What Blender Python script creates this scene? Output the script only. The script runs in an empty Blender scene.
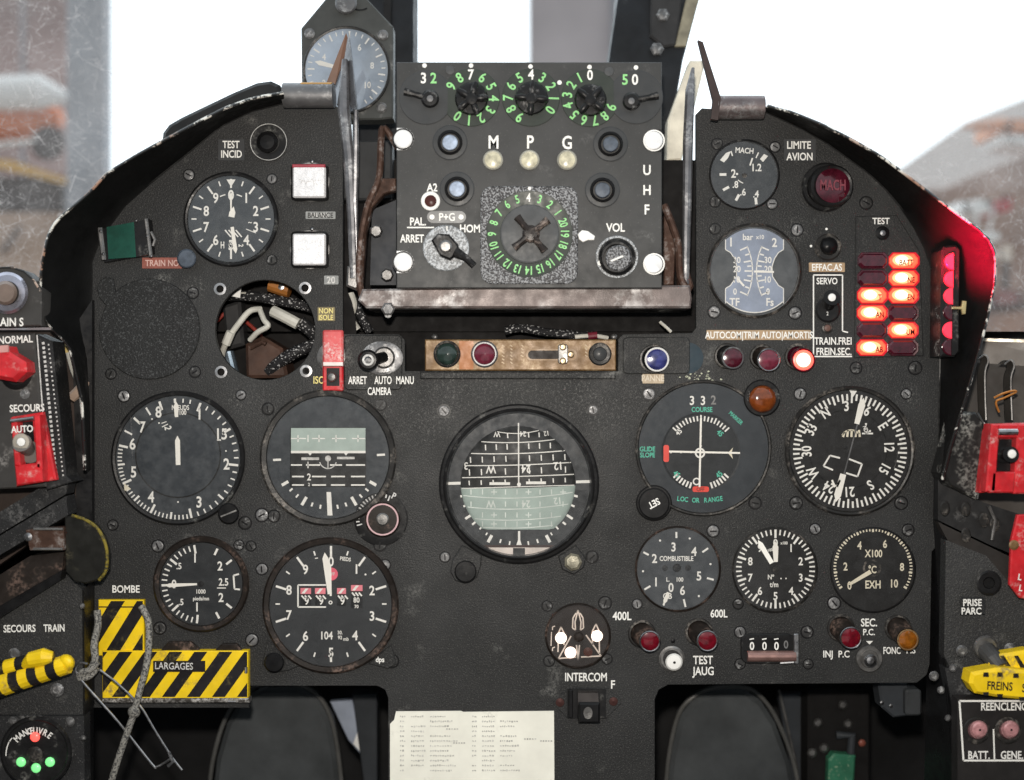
import bpy, math, random
from mathutils import Vector
random.seed(7)
S = 0.001                       # one unit below = one millimetre at the instrument panel
scene = bpy.context.scene
col = scene.collection
R = math.radians

# ------------------------------------------------------------------ camera, light, exposure
cam_d = bpy.data.cameras.new("camera")
cam = bpy.data.objects.new("camera", cam_d)
col.objects.link(cam)
cam.location = (0, -1.0, 0)
cam.rotation_euler = (R(90), 0, 0)
cam_d.sensor_width = 36
cam_d.lens = 36 / 1.024
cam_d.clip_start = 0.02
cam_d.clip_end = 200
cam_d.dof.use_dof = True
cam_d.dof.focus_distance = 1.0
cam_d.dof.aperture_fstop = 2.6
scene.camera = cam

world = bpy.data.worlds.new("World")
scene.world = world
world.use_nodes = True
wn, wl = world.node_tree.nodes, world.node_tree.links
wn.clear()
wo = wn.new("ShaderNodeOutputWorld")
wb = wn.new("ShaderNodeBackground")
tc = wn.new("ShaderNodeTexCoord")
sx = wn.new("ShaderNodeSeparateXYZ")
wl.new(tc.outputs["Generated"], sx.inputs[0])
zr = wn.new("ShaderNodeMapRange"); zr.interpolation_type = 'SMOOTHSTEP'
zr.inputs["From Min"].default_value = -0.12; zr.inputs["From Max"].default_value = 0.16
zr.inputs["To Min"].default_value = 0.05; zr.inputs["To Max"].default_value = 1.0
wl.new(sx.outputs["Z"], zr.inputs["Value"])
yr = wn.new("ShaderNodeMapRange"); yr.interpolation_type = 'SMOOTHSTEP'
yr.inputs["From Min"].default_value = -0.5; yr.inputs["From Max"].default_value = 0.35
yr.inputs["To Min"].default_value = 0.52; yr.inputs["To Max"].default_value = 1.5
wl.new(sx.outputs["Y"], yr.inputs["Value"])
mu = wn.new("ShaderNodeMath"); mu.operation = 'MULTIPLY'
wl.new(zr.outputs[0], mu.inputs[0]); wl.new(yr.outputs[0], mu.inputs[1])
wb.inputs["Color"].default_value = (0.84, 0.935, 1.0, 1)
wl.new(mu.outputs[0], wb.inputs["Strength"])
wl.new(wb.outputs[0], wo.inputs[0])

fl_d = bpy.data.lights.new("camera_flash", 'POINT')      # the photographer's flash, just above the lens
fl_d.energy = 29; fl_d.shadow_soft_size = 0.012; fl_d.color = (1.0, 0.92, 0.825)
fl = bpy.data.objects.new("camera_flash", fl_d); col.objects.link(fl)
fl.location = (-0.01, -1.0, 0.075)

scene.view_settings.view_transform = 'Standard'
scene.view_settings.look = 'None'
scene.view_settings.exposure = 0.45
scene.view_settings.gamma = 1.0
scene.cycles.use_denoising = True
scene.cycles.max_bounces = 8
scene.cycles.transparent_max_bounces = 16
scene.cycles.caustics_reflective = False
scene.cycles.caustics_refractive = False
scene.cycles.sample_clamp_indirect = 4.0

# ------------------------------------------------------------------ materials
def new_mat(name):
    m = bpy.data.materials.new(name); m.use_nodes = True
    nt = m.node_tree
    return m, nt, nt.nodes["Principled BSDF"], nt.nodes["Material Output"]

def rgba(c): return (c[0], c[1], c[2], 1)

def noise(nt, pos, scale, detail=2.0, rough=0.6):
    n = nt.nodes.new("ShaderNodeTexNoise")
    n.inputs["Scale"].default_value = scale
    n.inputs["Detail"].default_value = detail
    n.inputs["Roughness"].default_value = rough
    nt.links.new(pos, n.inputs["Vector"])
    return n.outputs[0]

def mrange(nt, v, a, b, c=0.0, d=1.0):
    r = nt.nodes.new("ShaderNodeMapRange")
    r.inputs[1].default_value = a; r.inputs[2].default_value = b
    r.inputs[3].default_value = c; r.inputs[4].default_value = d
    nt.links.new(v, r.inputs[0])
    return r.outputs[0]

def mixc(nt, f, a, b):
    x = nt.nodes.new("ShaderNodeMix"); x.data_type = 'RGBA'
    if isinstance(f, float): x.inputs[0].default_value = f
    else: nt.links.new(f, x.inputs[0])
    for s, k in ((a, 6), (b, 7)):
        if isinstance(s, tuple): x.inputs[k].default_value = rgba(s)
        else: nt.links.new(s, x.inputs[k])
    return x.outputs[2]

def mmul(nt, a, b, op='MULTIPLY'):
    x = nt.nodes.new("ShaderNodeMath"); x.operation = op
    for i, s in enumerate((a, b)):
        if isinstance(s, (int, float)): x.inputs[i].default_value = s
        else: nt.links.new(s, x.inputs[i])
    return x.outputs[0]

def M(name, c, rough=.5, metal=0.0, spec=.5, var=.25, vscale=35, speck=None, speck_t=.66, sscale=900,
      bump=0.0, bscale=900, wear=None, wear_t=.62, wscale=30, wfine=320, patch=None):
    """one painted or bare surface: mottling, grain specks, worn spots, grain bump"""
    if max(c) < .13: c = tuple(x * .66 for x in c); spec *= .45      # dark matt paints
    m, nt, p, o = new_mat(name)
    g = nt.nodes.new("ShaderNodeNewGeometry"); pos = g.outputs["Position"]
    a = tuple(x * (1 - var) for x in c); b = tuple(x * (1 + var) for x in c)
    cc = mixc(nt, mrange(nt, noise(nt, pos, vscale, 4), .3, .7), a, b)
    if speck:
        cc = mixc(nt, mrange(nt, noise(nt, pos, sscale, 1), speck_t, speck_t + .08), cc, speck)
    if wear:
        w1 = mrange(nt, noise(nt, pos, wscale, 3), wear_t - .08, wear_t + .1)
        w2 = mrange(nt, noise(nt, pos, wfine, 3, .7), .42, .6)
        wm = mmul(nt, w1, w2)
        if patch: pn = mrange(nt, noise(nt, pos, wfine * 1.1, 5, .8), .54, .60)
        if patch:                                   # extra wear where the thing is worn (a real spot on it)
            for (px, pz, rad, amt) in patch:
                d = nt.nodes.new("ShaderNodeVectorMath"); d.operation = 'DISTANCE'
                nt.links.new(pos, d.inputs[0]); d.inputs[1].default_value = (px, 0, pz)
                k = mmul(nt, mrange(nt, d.outputs["Value"], rad, rad * .2, 0, amt * .75), pn)
                wm = mmul(nt, wm, k, 'MAXIMUM')
        cc = mixc(nt, wm, cc, wear)
    nt.links.new(cc, p.inputs["Base Color"])
    p.inputs["Metallic"].default_value = metal
    p.inputs["Specular IOR Level"].default_value = spec
    rr = mrange(nt, noise(nt, pos, vscale * 3, 3), .3, .7, max(.03, rough - .12), min(1, rough + .12))
    nt.links.new(rr, p.inputs["Roughness"])
    if bump:
        bn = nt.nodes.new("ShaderNodeBump")
        bn.inputs["Strength"].default_value = bump; bn.inputs["Distance"].default_value = .0006
        nt.links.new(noise(nt, pos, bscale, 2), bn.inputs["Height"])
        nt.links.new(bn.outputs[0], p.inputs["Normal"])
    return m

def EM(name, c, strength, base=None):
    m, nt, p, o = new_mat(name)
    p.inputs["Base Color"].default_value = rgba(base or c)
    p.inputs["Emission Color"].default_value = rgba(c)
    p.inputs["Emission Strength"].default_value = strength
    p.inputs["Roughness"].default_value = .25
    return m

def GLASS(name, tint=(1, 1, 1), refl=1.0, dust=.03, dscale=90):
    m, nt, p, o = new_mat(name)
    nt.nodes.remove(p)
    tr = nt.nodes.new("ShaderNodeBsdfTransparent"); tr.inputs[0].default_value = rgba(tint)
    gl = nt.nodes.new("ShaderNodeBsdfGlossy"); gl.inputs["Roughness"].default_value = .04
    fr = nt.nodes.new("ShaderNodeFresnel"); fr.inputs[0].default_value = 1.5
    f = mmul(nt, fr.outputs[0], refl)
    mx = nt.nodes.new("ShaderNodeMixShader")
    nt.links.new(f, mx.inputs[0]); nt.links.new(tr.outputs[0], mx.inputs[1]); nt.links.new(gl.outputs[0], mx.inputs[2])
    df = nt.nodes.new("ShaderNodeBsdfDiffuse"); df.inputs[0].default_value = (.75, .78, .8, 1)
    g = nt.nodes.new("ShaderNodeNewGeometry")
    d = mrange(nt, noise(nt, g.outputs["Position"], dscale, 5, .7), .4, .75, dust * .3, dust * 2.2)
    m2 = nt.nodes.new("ShaderNodeMixShader")
    nt.links.new(d, m2.inputs[0]); nt.links.new(mx.outputs[0], m2.inputs[1]); nt.links.new(df.outputs[0], m2.inputs[2])
    nt.links.new(m2.outputs[0], o.inputs[0])
    return m

def LENS(name, c, rough=.15):
    m, nt, p, o = new_mat(name)
    g = nt.nodes.new("ShaderNodeNewGeometry")
    cc = mixc(nt, mrange(nt, noise(nt, g.outputs["Position"], 160, 3), .3, .7), tuple(x * .6 for x in c), tuple(min(1, x * 1.35) for x in c))
    nt.links.new(cc, p.inputs["Base Color"])
    p.inputs["Roughness"].default_value = rough
    p.inputs["Coat Weight"].default_value = .6
    p.inputs["Coat Roughness"].default_value = .08
    return m

panel_patch = [(-.06, .0, .05, .55), (.065, .0, .05, .6), (.0, .012, .12, .35), (-.09, -.03, .04, .5), (.09, -.02, .05, .5),
               (-.325, .055, .03, .35), (-.13, .0, .05, .3), (-.26, -.01, .04, .35), (.12, -.01, .04, .4), (.2, .03, .03, .3), (-.2, -.12, .05, .3), (.36, .02, .05, .25)] + [((x - 512) / 1000, (390 - y) / 1000, .016, .9) for x, y in ((195, 288), (240, 399), (381, 408), (274, 516), (444, 412), (592, 411), (240, 545), (908, 396), (797, 230), (700, 376))]
P = M("panel_crackle_paint", (.040, .041, .042), .52, spec=.45, var=.3, vscale=9, speck=(.06, .06, .058), speck_t=.58, sscale=760,
      bump=1.0, bscale=620, wear=(.21, .21, .20), wear_t=.71, wscale=16, patch=panel_patch)
PANEL_EDGE = M("console_paint", (.030, .031, .033), .55, var=.35, vscale=18, speck=(.1, .1, .1), speck_t=.66, sscale=700, bump=.6, bscale=600, wear=(.15, .15, .15), wear_t=.66)
SMOOTH = M("smooth_grey_paint", (.072, .074, .075), .45, var=.15, vscale=22, speck=(.11, .11, .11), speck_t=.7, wear=(.15, .15, .15), wear_t=.72, wscale=26, bump=.08)
SMOOTH_D = M("dial_plate_grey", (.056, .066, .078), .4, var=.1, vscale=25)
BEZ = M("bezel_black", (.020, .020, .021), .36, var=.3, vscale=60, wear=(.16, .16, .15), wear_t=.66, wscale=60, bump=.15)
BEZ_W = M("bezel_worn", (.035, .034, .033), .38, var=.3, vscale=50, wear=(.2, .18, .16), wear_t=.57, wscale=50, bump=.2)
BEZ_BR = M("bezel_brown_black", (.028, .022, .019), .4, var=.4, vscale=40, wear=(.16, .11, .09), wear_t=.6, wscale=40, bump=.15)
DIAL = M("dial_black", (.022, .022, .023), .6, var=.12, vscale=40)
DIAL_G = M("dial_grey", (.050, .059, .070), .55, var=.14, vscale=30)
DIAL_M = M("dial_mid", (.034, .038, .043), .55, var=.12, vscale=30)
DIAL_B = M("dial_blue", (.25, .30, .41), .5, var=.3, vscale=30)
DIAL_SKY_GLARE = M("dial_sky_glare", (.30, .38, .50), .45, var=.55, vscale=13)  # sky glare of the standby glass painted into a pale mottled dial
BLACK = M("black_plastic", (.012, .012, .013), .35, var=.3)
RUBBER = M("black_rubber", (.014, .014, .015), .6, var=.3, bump=.2)
SHROUD = M("shroud_black", (.0075, .0078, .008), .62, spec=.3, var=.3, bump=.25)
BAY = M("bay_dark", (.012, .011, .011), .8, var=.4, vscale=20)
GUN = M("gunmetal", (.15, .15, .155), .42, metal=.6, var=.3, vscale=40, wear=(.45, .45, .45), wear_t=.6, wscale=60)
STEEL = M("steel", (.40, .40, .41), .38, metal=1.0, var=.25, vscale=90)
STEEL_D = M("dull_steel", (.22, .215, .21), .45, metal=.85, var=.4, vscale=60, bump=.2)
RUSTY = M("rusty_metal", (.10, .055, .04), .6, metal=.3, var=.5, vscale=60, wear=(.3, .28, .27), wear_t=.58, wscale=60, bump=.4)
TRAY = M("worn_tray", (.13, .105, .10), .48, metal=.2, var=.5, vscale=25, wear=(.58, .57, .57), wear_t=.52, wscale=15, wfine=80, bump=.3)
SCREW = M("screw_steel", (.135, .135, .138), .5, metal=.5, var=.4, vscale=140, wear=(.5, .5, .5), wear_t=.55, wscale=150, bump=.3)
W = M("white_paint", (.80, .80, .77), .6, var=.06, vscale=200)
WD = M("white_paint_worn", (.55, .55, .54), .6, var=.3, vscale=300)
CREAM = M("cream_paint", (.74, .69, .55), .6, var=.08, vscale=120)
LUME = M("needle_white", (.86, .85, .80), .5, var=.05)
GREENT = M("green_paint", (.26, .62, .24), .6, var=.15, vscale=150)
TEAL = M("teal_paint", (.08, .50, .36), .6, var=.15, vscale=150)
REDP = M("red_paint", (.52, .018, .025), .38, var=.25, vscale=60, wear=(.6, .35, .33), wear_t=.64, wscale=70)
REDF = M("red_flag", (.75, .05, .03), .5, var=.1)
PINK = M("pink_tag", (.75, .20, .25), .5, var=.15)
YEL = M("yellow_paint", (.84, .58, .01), .42, var=.14, vscale=40, wear=(.30, .22, .07), wear_t=.62, wscale=45, wfine=260)
STR = M("black_stripe_paint", (.022, .02, .022), .45, var=.3, vscale=60, wear=(.20, .16, .05), wear_t=.64, wscale=45, wfine=260)
TAN = M("tan_tape", (.36, .25, .15), .6, var=.25, vscale=90, bump=.2)
REDTAPE = M("faded_red_tape", (.24, .075, .055), .6, var=.3, vscale=90)
GREYTAPE = M("grey_tape", (.26, .27, .27), .6, var=.3, vscale=150)
YELTAPE = M("dull_yellow_plate", (.17, .14, .07), .6, var=.3, vscale=100)
OLDTEXT = M("yellow_lettering", (.72, .62, .22), .6, var=.2, vscale=200)
BRASS = M("bronze_bar", (.185, .105, .042), .5, metal=.12, var=.3, vscale=40, wear=(.36, .27, .16), wear_t=.56, wscale=40, bump=.2)
BRASS_O = M("orange_bronze", (.32, .115, .03), .5, metal=.05, var=.2, vscale=40)
DGREEN = M("green_label", (.012, .10, .07), .5, var=.4, vscale=30)
PAPER = M("paper", (.80, .80, .72), .8, var=.08, vscale=25, wear=(.55, .55, .5), wear_t=.68, wscale=30)
INK = M("faded_ink", (.50, .50, .47), .8, var=.35, vscale=300)
CORD = M("braided_cord", (.24, .235, .215), .8, var=.3, vscale=200, speck=(.06, .06, .06), speck_t=.5, sscale=520, bump=.9, bscale=500)
CABLE = M("white_cable", (.52, .51, .46), .5, var=.2, vscale=50, bump=.1)
BRAID = M("black_braid", (.02, .02, .022), .7, var=.2, speck=(.45, .45, .45), speck_t=.6, sscale=420)
BROWN = M("brown_box", (.10, .055, .04), .6, var=.4, vscale=40, bump=.3)
AMBER = LENS("amber_lens", (.17, .040, .008))
ORANGE = LENS("orange_lens", (.22, .070, .006))
REDL = LENS("red_lens", (.125, .003, .010))
REDD = LENS("dark_red_lens", (.058, .006, .014))
PURP = LENS("plum_lens", (.13, .018, .035))
BLUEL = LENS("blue_lens", (.035, .04, .16))
DKGRN = LENS("dark_green_lens", (.02, .035, .03))
PALE = LENS("pale_blue_cap", (.33, .40, .52), .3)
SLATE = LENS("slate_cap", (.06, .075, .10), .3)
IVORY = LENS("ivory_lens", (.52, .49, .36), .3)
PINKB = LENS("pink_button", (.45, .22, .23), .3)
WHITEB = M("white_plastic", (.82, .82, .80), .3, var=.05)
SILV = M("silver_foil", (.86, .86, .88), .3, metal=.35, var=.12, vscale=200)
SPECKLE = M("speckled_knob", (.05, .05, .055), .4, var=.2, vscale=40, speck=(.26, .27, .285), speck_t=.49, sscale=640, bump=.9, bscale=640)
SPECKLE_W = M("speckled_disc", (.14, .15, .16), .4, var=.2, vscale=40, speck=(.42, .45, .48), speck_t=.48, sscale=620, bump=.8, bscale=620)
ADI_L = M("horizon_light", (.36, .45, .42), .6, var=.12, vscale=40)
ADI_D = M("horizon_dark", (.020, .020, .020), .5, var=.15, vscale=40)
LIT = EM("lit_lens", (1.0, .10, .045), .95)
LITRIM = EM("lit_rim", (1.0, .015, .03), .4, (.2, .005, .01))
CORE = EM("lit_bulb", (1.0, .76, .50), 1.5)
MIDLIT = EM("lit_bulb_edge", (1.0, .33, .15), 1.15)
LITR = EM("lit_red_lens", (1.0, .035, .07), .62)
LITHOT = EM("lit_red_bulb", (1.0, .42, .30), 2.4)
LITW = EM("lit_white_lamp", (1.0, .76, .64), 1.25)
LITR2 = EM("lit_red_lamp", (1.0, .10, .08), 1.0)
LITG = EM("lit_green_lamp", (.22, .85, .28), .55)
GLS = GLASS("gauge_glass", dust=.010)
GLS2 = GLASS("reflective_gauge_glass", dust=.026, refl=1.6)
PEDAL = M("pedal_rubber", (.085, .093, .098), .5, var=.3, vscale=16, bump=.2)
CHIP = None

def chipped():
    m, nt, p, o = new_mat("chipped_rim_paint")
    g = nt.nodes.new("ShaderNodeNewGeometry"); pos = g.outputs["Position"]
    sp = nt.nodes.new("ShaderNodeSeparateXYZ"); nt.links.new(pos, sp.inputs[0])
    hi = mrange(nt, sp.outputs["Z"], .10, .18, .08, 0)          # the upper edge is knocked more than the sides
    a = mrange(nt, mmul(nt, noise(nt, pos, 40, 5, .78), hi, 'SUBTRACT'), .49, .53)
    b = mixc(nt, mrange(nt, noise(nt, pos, 18, 2), .5, .6), (.72, .71, .66), (.33, .19, .13))
    nt.links.new(mixc(nt, a, (.012, .012, .012), b), p.inputs["Base Color"])
    p.inputs["Roughness"].default_value = .45
    return m
CHIP = chipped()

def striped_rope(): pass

# ------------------------------------------------------------------ things and mesh building
GROUPS = {"round_gauge": "round gauges on the dashboard", "indicator_lamp": "round lamps on the dashboard", "square_lamp": "square foil covered lamps",
          "strap_hook": "strap hooks on the right sill", "rudder_pedal": "rudder pedals in the footwell", "canopy_pane": "scratched canopy panes",
          "windscreen_post": "windscreen posts", "hangar_wall": "hangar walls outside", "placard": "label plates of the cockpit", "striped_plate": "yellow and black striped plates",
          "cable": "loose cables", "cable_loom": "braided cable looms", "cable_lug": "cable lugs at the left shroud", "guarded_switch": "red guarded switches",
          "toggle_switch": "toggle switches on the dashboard", "push_button": "push buttons on the dashboard", "sunshade_stay": "steel stays beside the radio box",
          "sunshade_bracket": "hinge brackets on the panel lobes", "panel_shroud": "curved shrouds round the panel", "footwell_strut": "struts in the footwell",
          "horizon_indicator": "horizon instruments", "relay_box": "relay boxes in the round hole", "tag": "small tags"}
class Thing: pass
def thing(name, label, cat, x, y, w=0.0, group=None):
    t = Thing(); t.w = w
    k = 1 - w / 1000
    t.X, t.Z = (x - 512) * k, (390 - y) * k
    o = bpy.data.objects.new(name, None); col.objects.link(o)
    o.empty_display_size = .01
    o.location = (t.X * S, -w * S, t.Z * S)
    o["label"] = label; o["category"] = cat
    o["kind"] = "thing"
    group = group or GROUPS.get(name)
    if group: o["group"] = group
    t.o = o
    return t

def rrect(x0, y0, x1, y1, r=0, n=5):
    if r <= 0: return [(x0, y0), (x1, y0), (x1, y1), (x0, y1)]
    out = []
    for cx, cy, a0 in ((x1 - r, y0 + r, -90), (x1 - r, y1 - r, 0), (x0 + r, y1 - r, 90), (x0 + r, y0 + r, 180)):
        for i in range(n + 1):
            a = R(a0 + 90 * i / n)
            out.append((cx + r * math.cos(a), cy + r * math.sin(a)))
    return out

def circ(x, y, r, n=32, ry=None):
    ry = ry or r
    return [(x + r * math.cos(2 * math.pi * i / n), y + ry * math.sin(2 * math.pi * i / n)) for i in range(n)]

def clip(poly, x0, y0, x1, y1):
    for ax, lim, sg in ((0, x0, 1), (0, x1, -1), (1, y0, 1), (1, y1, -1)):
        out = []
        for i in range(len(poly)):
            a, b = poly[i - 1], poly[i]
            ia, ib = (a[ax] - lim) * sg >= 0, (b[ax] - lim) * sg >= 0
            if ia != ib:
                t = (lim - a[ax]) / (b[ax] - a[ax])
                out.append((a[0] + (b[0] - a[0]) * t, a[1] + (b[1] - a[1]) * t))
            if ib: out.append(b)
        poly = out
        if not poly: return []
    return poly

def clip_line(poly, px, py, nx, ny):
    out = []
    for i in range(len(poly)):
        a, b = poly[i - 1], poly[i]
        da = (a[0] - px) * nx + (a[1] - py) * ny; db = (b[0] - px) * nx + (b[1] - py) * ny
        if (da >= 0) != (db >= 0):
            t = da / (da - db); out.append((a[0] + (b[0] - a[0]) * t, a[1] + (b[1] - a[1]) * t))
        if db >= 0: out.append(b)
    return out

_glyph = {}
def glyphs(s, bold):
    key = (s, bold)
    if key not in _glyph:
        c = bpy.data.curves.new("t", 'FONT'); c.body = s; c.size = 1; c.offset = bold; c.resolution_u = 3
        o = bpy.data.objects.new("t", c)
        me = bpy.data.meshes.new_from_object(o)
        v = [(p.co.x, p.co.y) for p in me.vertices]; f = [tuple(p.vertices) for p in me.polygons]
        xs = [p[0] for p in v] or [0, 1]
        cx = (min(xs) + max(xs)) / 2
        _glyph[key] = ([(a - cx, b - .341) for a, b in v], f, max(xs) - min(xs))
        bpy.data.objects.remove(o); bpy.data.curves.remove(c); bpy.data.meshes.remove(me)
    return _glyph[key]

class MB:
    def __init__(s, T):
        s.T = T; s.v = []; s.f = []; s.mi = []; s.m = 0; s.drape = None
    def pt(s, x, y, w):
        if s.drape: w += s.drape(x, y)
        k = 1 - (s.T.w + w) / 1000
        return (((x - 512) * k - s.T.X) * S, -w * S, ((390 - y) * k - s.T.Z) * S)
    def add(s, pts, faces):
        n = len(s.v); s.v += pts
        for f in faces:
            s.f.append([n + i for i in f]); s.mi.append(s.m)
    def poly(s, pts, w):
        a = sum(pts[i - 1][0] * pts[i][1] - pts[i][0] * pts[i - 1][1] for i in range(len(pts)))
        if a > 0: pts = pts[::-1]
        s.add([s.pt(x, y, w) for x, y in pts], [list(range(len(pts)))])
    def poly3(s, pts):
        s.add([s.pt(*p) for p in pts], [list(range(len(pts)))])
    def prism(s, pts, w0, w1, b=0.0):
        """front outline at height w1, straight back to w0, front edge chamfered by b"""
        a = sum(pts[i - 1][0] * pts[i][1] - pts[i][0] * pts[i - 1][1] for i in range(len(pts)))
        if a > 0: pts = pts[::-1]
        n = len(pts)
        def ring(q, w, wp):      # pixel outline taken at height wp, placed at w (straight back along y)
            return [(s.pt(x, y, wp)[0], -w * S, s.pt(x, y, wp)[2]) for x, y in q]
        if b > 0:
            ins = []
            for i in range(n):
                p0, p1, p2 = pts[i - 1], pts[i], pts[(i + 1) % n]
                d1 = (p1[0] - p0[0], p1[1] - p0[1]); d2 = (p2[0] - p1[0], p2[1] - p1[1])
                l1 = math.hypot(*d1) or 1; l2 = math.hypot(*d2) or 1
                n1 = (d1[1] / l1, -d1[0] / l1); n2 = (d2[1] / l2, -d2[0] / l2)
                mx, my = n1[0] + n2[0], n1[1] + n2[1]
                q = max(.5, 1 + n1[0] * n2[0] + n1[1] * n2[1])
                ins.append((p1[0] - mx / q * b * -1 * -1, p1[1] - my / q * b * -1 * -1))
            # choose inward side
            ar = lambda q: abs(sum(q[i - 1][0] * q[i][1] - q[i][0] * q[i - 1][1] for i in range(len(q))))
            if ar(ins) > ar(pts):
                ins = [(2 * p[0] - q[0], 2 * p[1] - q[1]) for p, q in zip(pts, ins)]
            rings = [ring(pts, w0, w1), ring(pts, w1 - b, w1), ring(ins, w1, w1)]
        else:
            rings = [ring(pts, w0, w1), ring(pts, w1, w1)]
        vs = sum(rings, []); fs = []
        for k in range(len(rings) - 1):
            for i in range(n):
                j = (i + 1) % n
                fs.append([k * n + i, k * n + j, (k + 1) * n + j, (k + 1) * n + i])
        fs.append([(len(rings) - 1) * n + i for i in range(n)])
        fs.append([i for i in range(n)][::-1])
        s.add(vs, fs)
    def box(s, x0, y0, x1, y1, w0, w1, b=0.0, r=0):
        s.prism(rrect(x0, y0, x1, y1, r), w0, w1, b)
    def slab(s, pts, t):
        """quad-like outline with its own height at each corner, thickness t backwards"""
        n = len(pts)
        a = [s.pt(*p) for p in pts]; b = [(p[0], p[1] + t * S, p[2]) for p in a]
        fs = [list(range(n)), [n + i for i in range(n)][::-1]]
        for i in range(n):
            j = (i + 1) % n; fs.append([i, n + i, n + j, j])
        s.add(a + b, fs)
    def lathe(s, x, y, prof, n=40, tip=None, cap=True, sq=1.0):
        vs, fs = [], []
        wt = prof[-1][1] if tip is None else tip[2]
        for (r, w) in prof:
            cx, cy = x, y
            if tip is not None:
                f = w / wt if wt else 0
                cx += (tip[0] - x) * f; cy += (tip[1] - y) * f
            k = 1 - (s.T.w + w) / 1000
            c = s.pt(cx, cy, w) if not s.drape else s.pt(cx, cy, w)
            rr = r * (1 - s.T.w / 1000)
            for i in range(n):
                a = 2 * math.pi * i / n
                vs.append((c[0] + rr * math.cos(a) * S, c[1], c[2] + rr * math.sin(a) * S * sq))
        for k in range(len(prof) - 1):
            for i in range(n):
                j = (i + 1) % n
                fs.append([k * n + i, k * n + j, (k + 1) * n + j, (k + 1) * n + i])
        if cap and prof[-1][0] > 0: fs.append([(len(prof) - 1) * n + i for i in range(n)])
        s.add(vs, fs)
    def disc(s, x, y, r, w, n=40): s.poly(circ(x, y, r, n), w)
    def ring(s, x, y, r0, r1, w, n=48): s.lathe(x, y, [(r1, w), (r0, w)], n, cap=False)
    def tick(s, x, y, a, r0, r1, wd, w):
        a = R(a); dx, dy = math.sin(a), -math.cos(a); nx, ny = -dy * wd / 2, dx * wd / 2
        s.poly([(x + dx * r0 + nx, y + dy * r0 + ny), (x + dx * r1 + nx, y + dy * r1 + ny),
                (x + dx * r1 - nx, y + dy * r1 - ny), (x + dx * r0 - nx, y + dy * r0 - ny)], w)
    def line(s, x0, y0, x1, y1, wd, w, n=1):
        d = math.hypot(x1 - x0, y1 - y0) or 1; nx, ny = -(y1 - y0) / d * wd / 2, (x1 - x0) / d * wd / 2
        for i in range(n):
            a, b = i / n, (i + 1) / n
            ax, ay, bx, by = x0 + (x1 - x0) * a, y0 + (y1 - y0) * a, x0 + (x1 - x0) * b, y0 + (y1 - y0) * b
            s.poly([(ax + nx, ay + ny), (bx + nx, by + ny), (bx - nx, by - ny), (ax - nx, ay - ny)], w)
    def pline(s, pts, wd, w):
        for a, b in zip(pts, pts[1:]): s.line(a[0], a[1], b[0], b[1], wd, w)
    def arc(s, x, y, r, a0, a1, wd, w, n=24, ry=None):
        q = []
        for i in range(n + 1):
            a = R(a0 + (a1 - a0) * i / n); q.append((x + r * math.sin(a), y - (ry or r) * math.cos(a)))
        s.pline(q, wd, w)
    def needle(s, x, y, a, r0, r1, w0, w1, w):
        a = R(a); dx, dy = math.sin(a), -math.cos(a)
        p = lambda r, o: (x + dx * r - dy * o, y + dy * r + dx * o)
        s.poly([p(r0, w0 / 2), p(r0, -w0 / 2), p(r1 - w1, -w1 / 2), p(r1, 0), p(r1 - w1, w1 / 2)], w)
    def text(s, t, x, y, h, w, rot=0, sx=.86, bold=.022):
        v, f, wd = glyphs(t, bold); k = h / .682; a = R(rot); ca, sa = math.cos(a), math.sin(a)
        pts = []
        for (u, q) in v:
            u *= k * sx; q *= k
            pts.append(s.pt(x + u * ca + q * sa, y + u * sa - q * ca, w))   # rot clockwise as seen
        s.add(pts, f)
    def tube(s, pts, r, n=8, caps=True):
        P3 = [Vector(s.pt(*p)) for p in pts]; vs, fs = [], []
        rs = r if isinstance(r, (list, tuple)) else [r] * len(P3)
        up = Vector((.3, .9, .2))
        for i, p in enumerate(P3):
            d = (P3[min(i + 1, len(P3) - 1)] - P3[max(i - 1, 0)]).normalized()
            u = d.cross(up).normalized(); q = d.cross(u)
            for j in range(n):
                a = 2 * math.pi * j / n
                vs.append(tuple(p + (u * math.cos(a) + q * math.sin(a)) * rs[i] * S))
        for i in range(len(P3) - 1):
            for j in range(n):
                k = (j + 1) % n
                fs.append([i * n + j, i * n + k, (i + 1) * n + k, (i + 1) * n + j])
        if caps:
            fs.append([j for j in range(n)][::-1]); fs.append([(len(P3) - 1) * n + j for j in range(n)])
        s.add(vs, fs)
    def ball(s, x, y, w, r, n=16, flat=1.0):
        prof = [(max(r * math.sin(math.pi * i / 10), .01), w - r * flat * math.cos(math.pi * i / 10)) for i in range(11)]
        s.lathe(x, y, prof, n, tip=(x, y, 1e9))
    def build(s, name, mats, parent=None, label=None, angle=22):
        me = bpy.data.meshes.new(name); me.from_pydata(s.v, [], s.f)
        for m in (mats if isinstance(mats, (list, tuple)) else [mats]): me.materials.append(m)
        me.polygons.foreach_set("material_index", s.mi)
        me.update()
        import bmesh
        bm = bmesh.new(); bm.from_mesh(me)
        closed = [f for f in bm.faces if any(len(e.link_faces) > 1 for e in f.edges)]
        if closed: bmesh.ops.recalc_face_normals(bm, faces=closed)
        bm.to_mesh(me); bm.free()
        me.shade_smooth(); me.set_sharp_from_angle(angle=R(angle))
        o = bpy.data.objects.new(name, me); col.objects.link(o)
        p = parent or s.T.o
        o.parent = p
        if parent is not None and parent is not s.T.o:      # sub-part: its mesh is already in the thing's space
            pass
        if label: o["label"] = label
        return o

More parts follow.
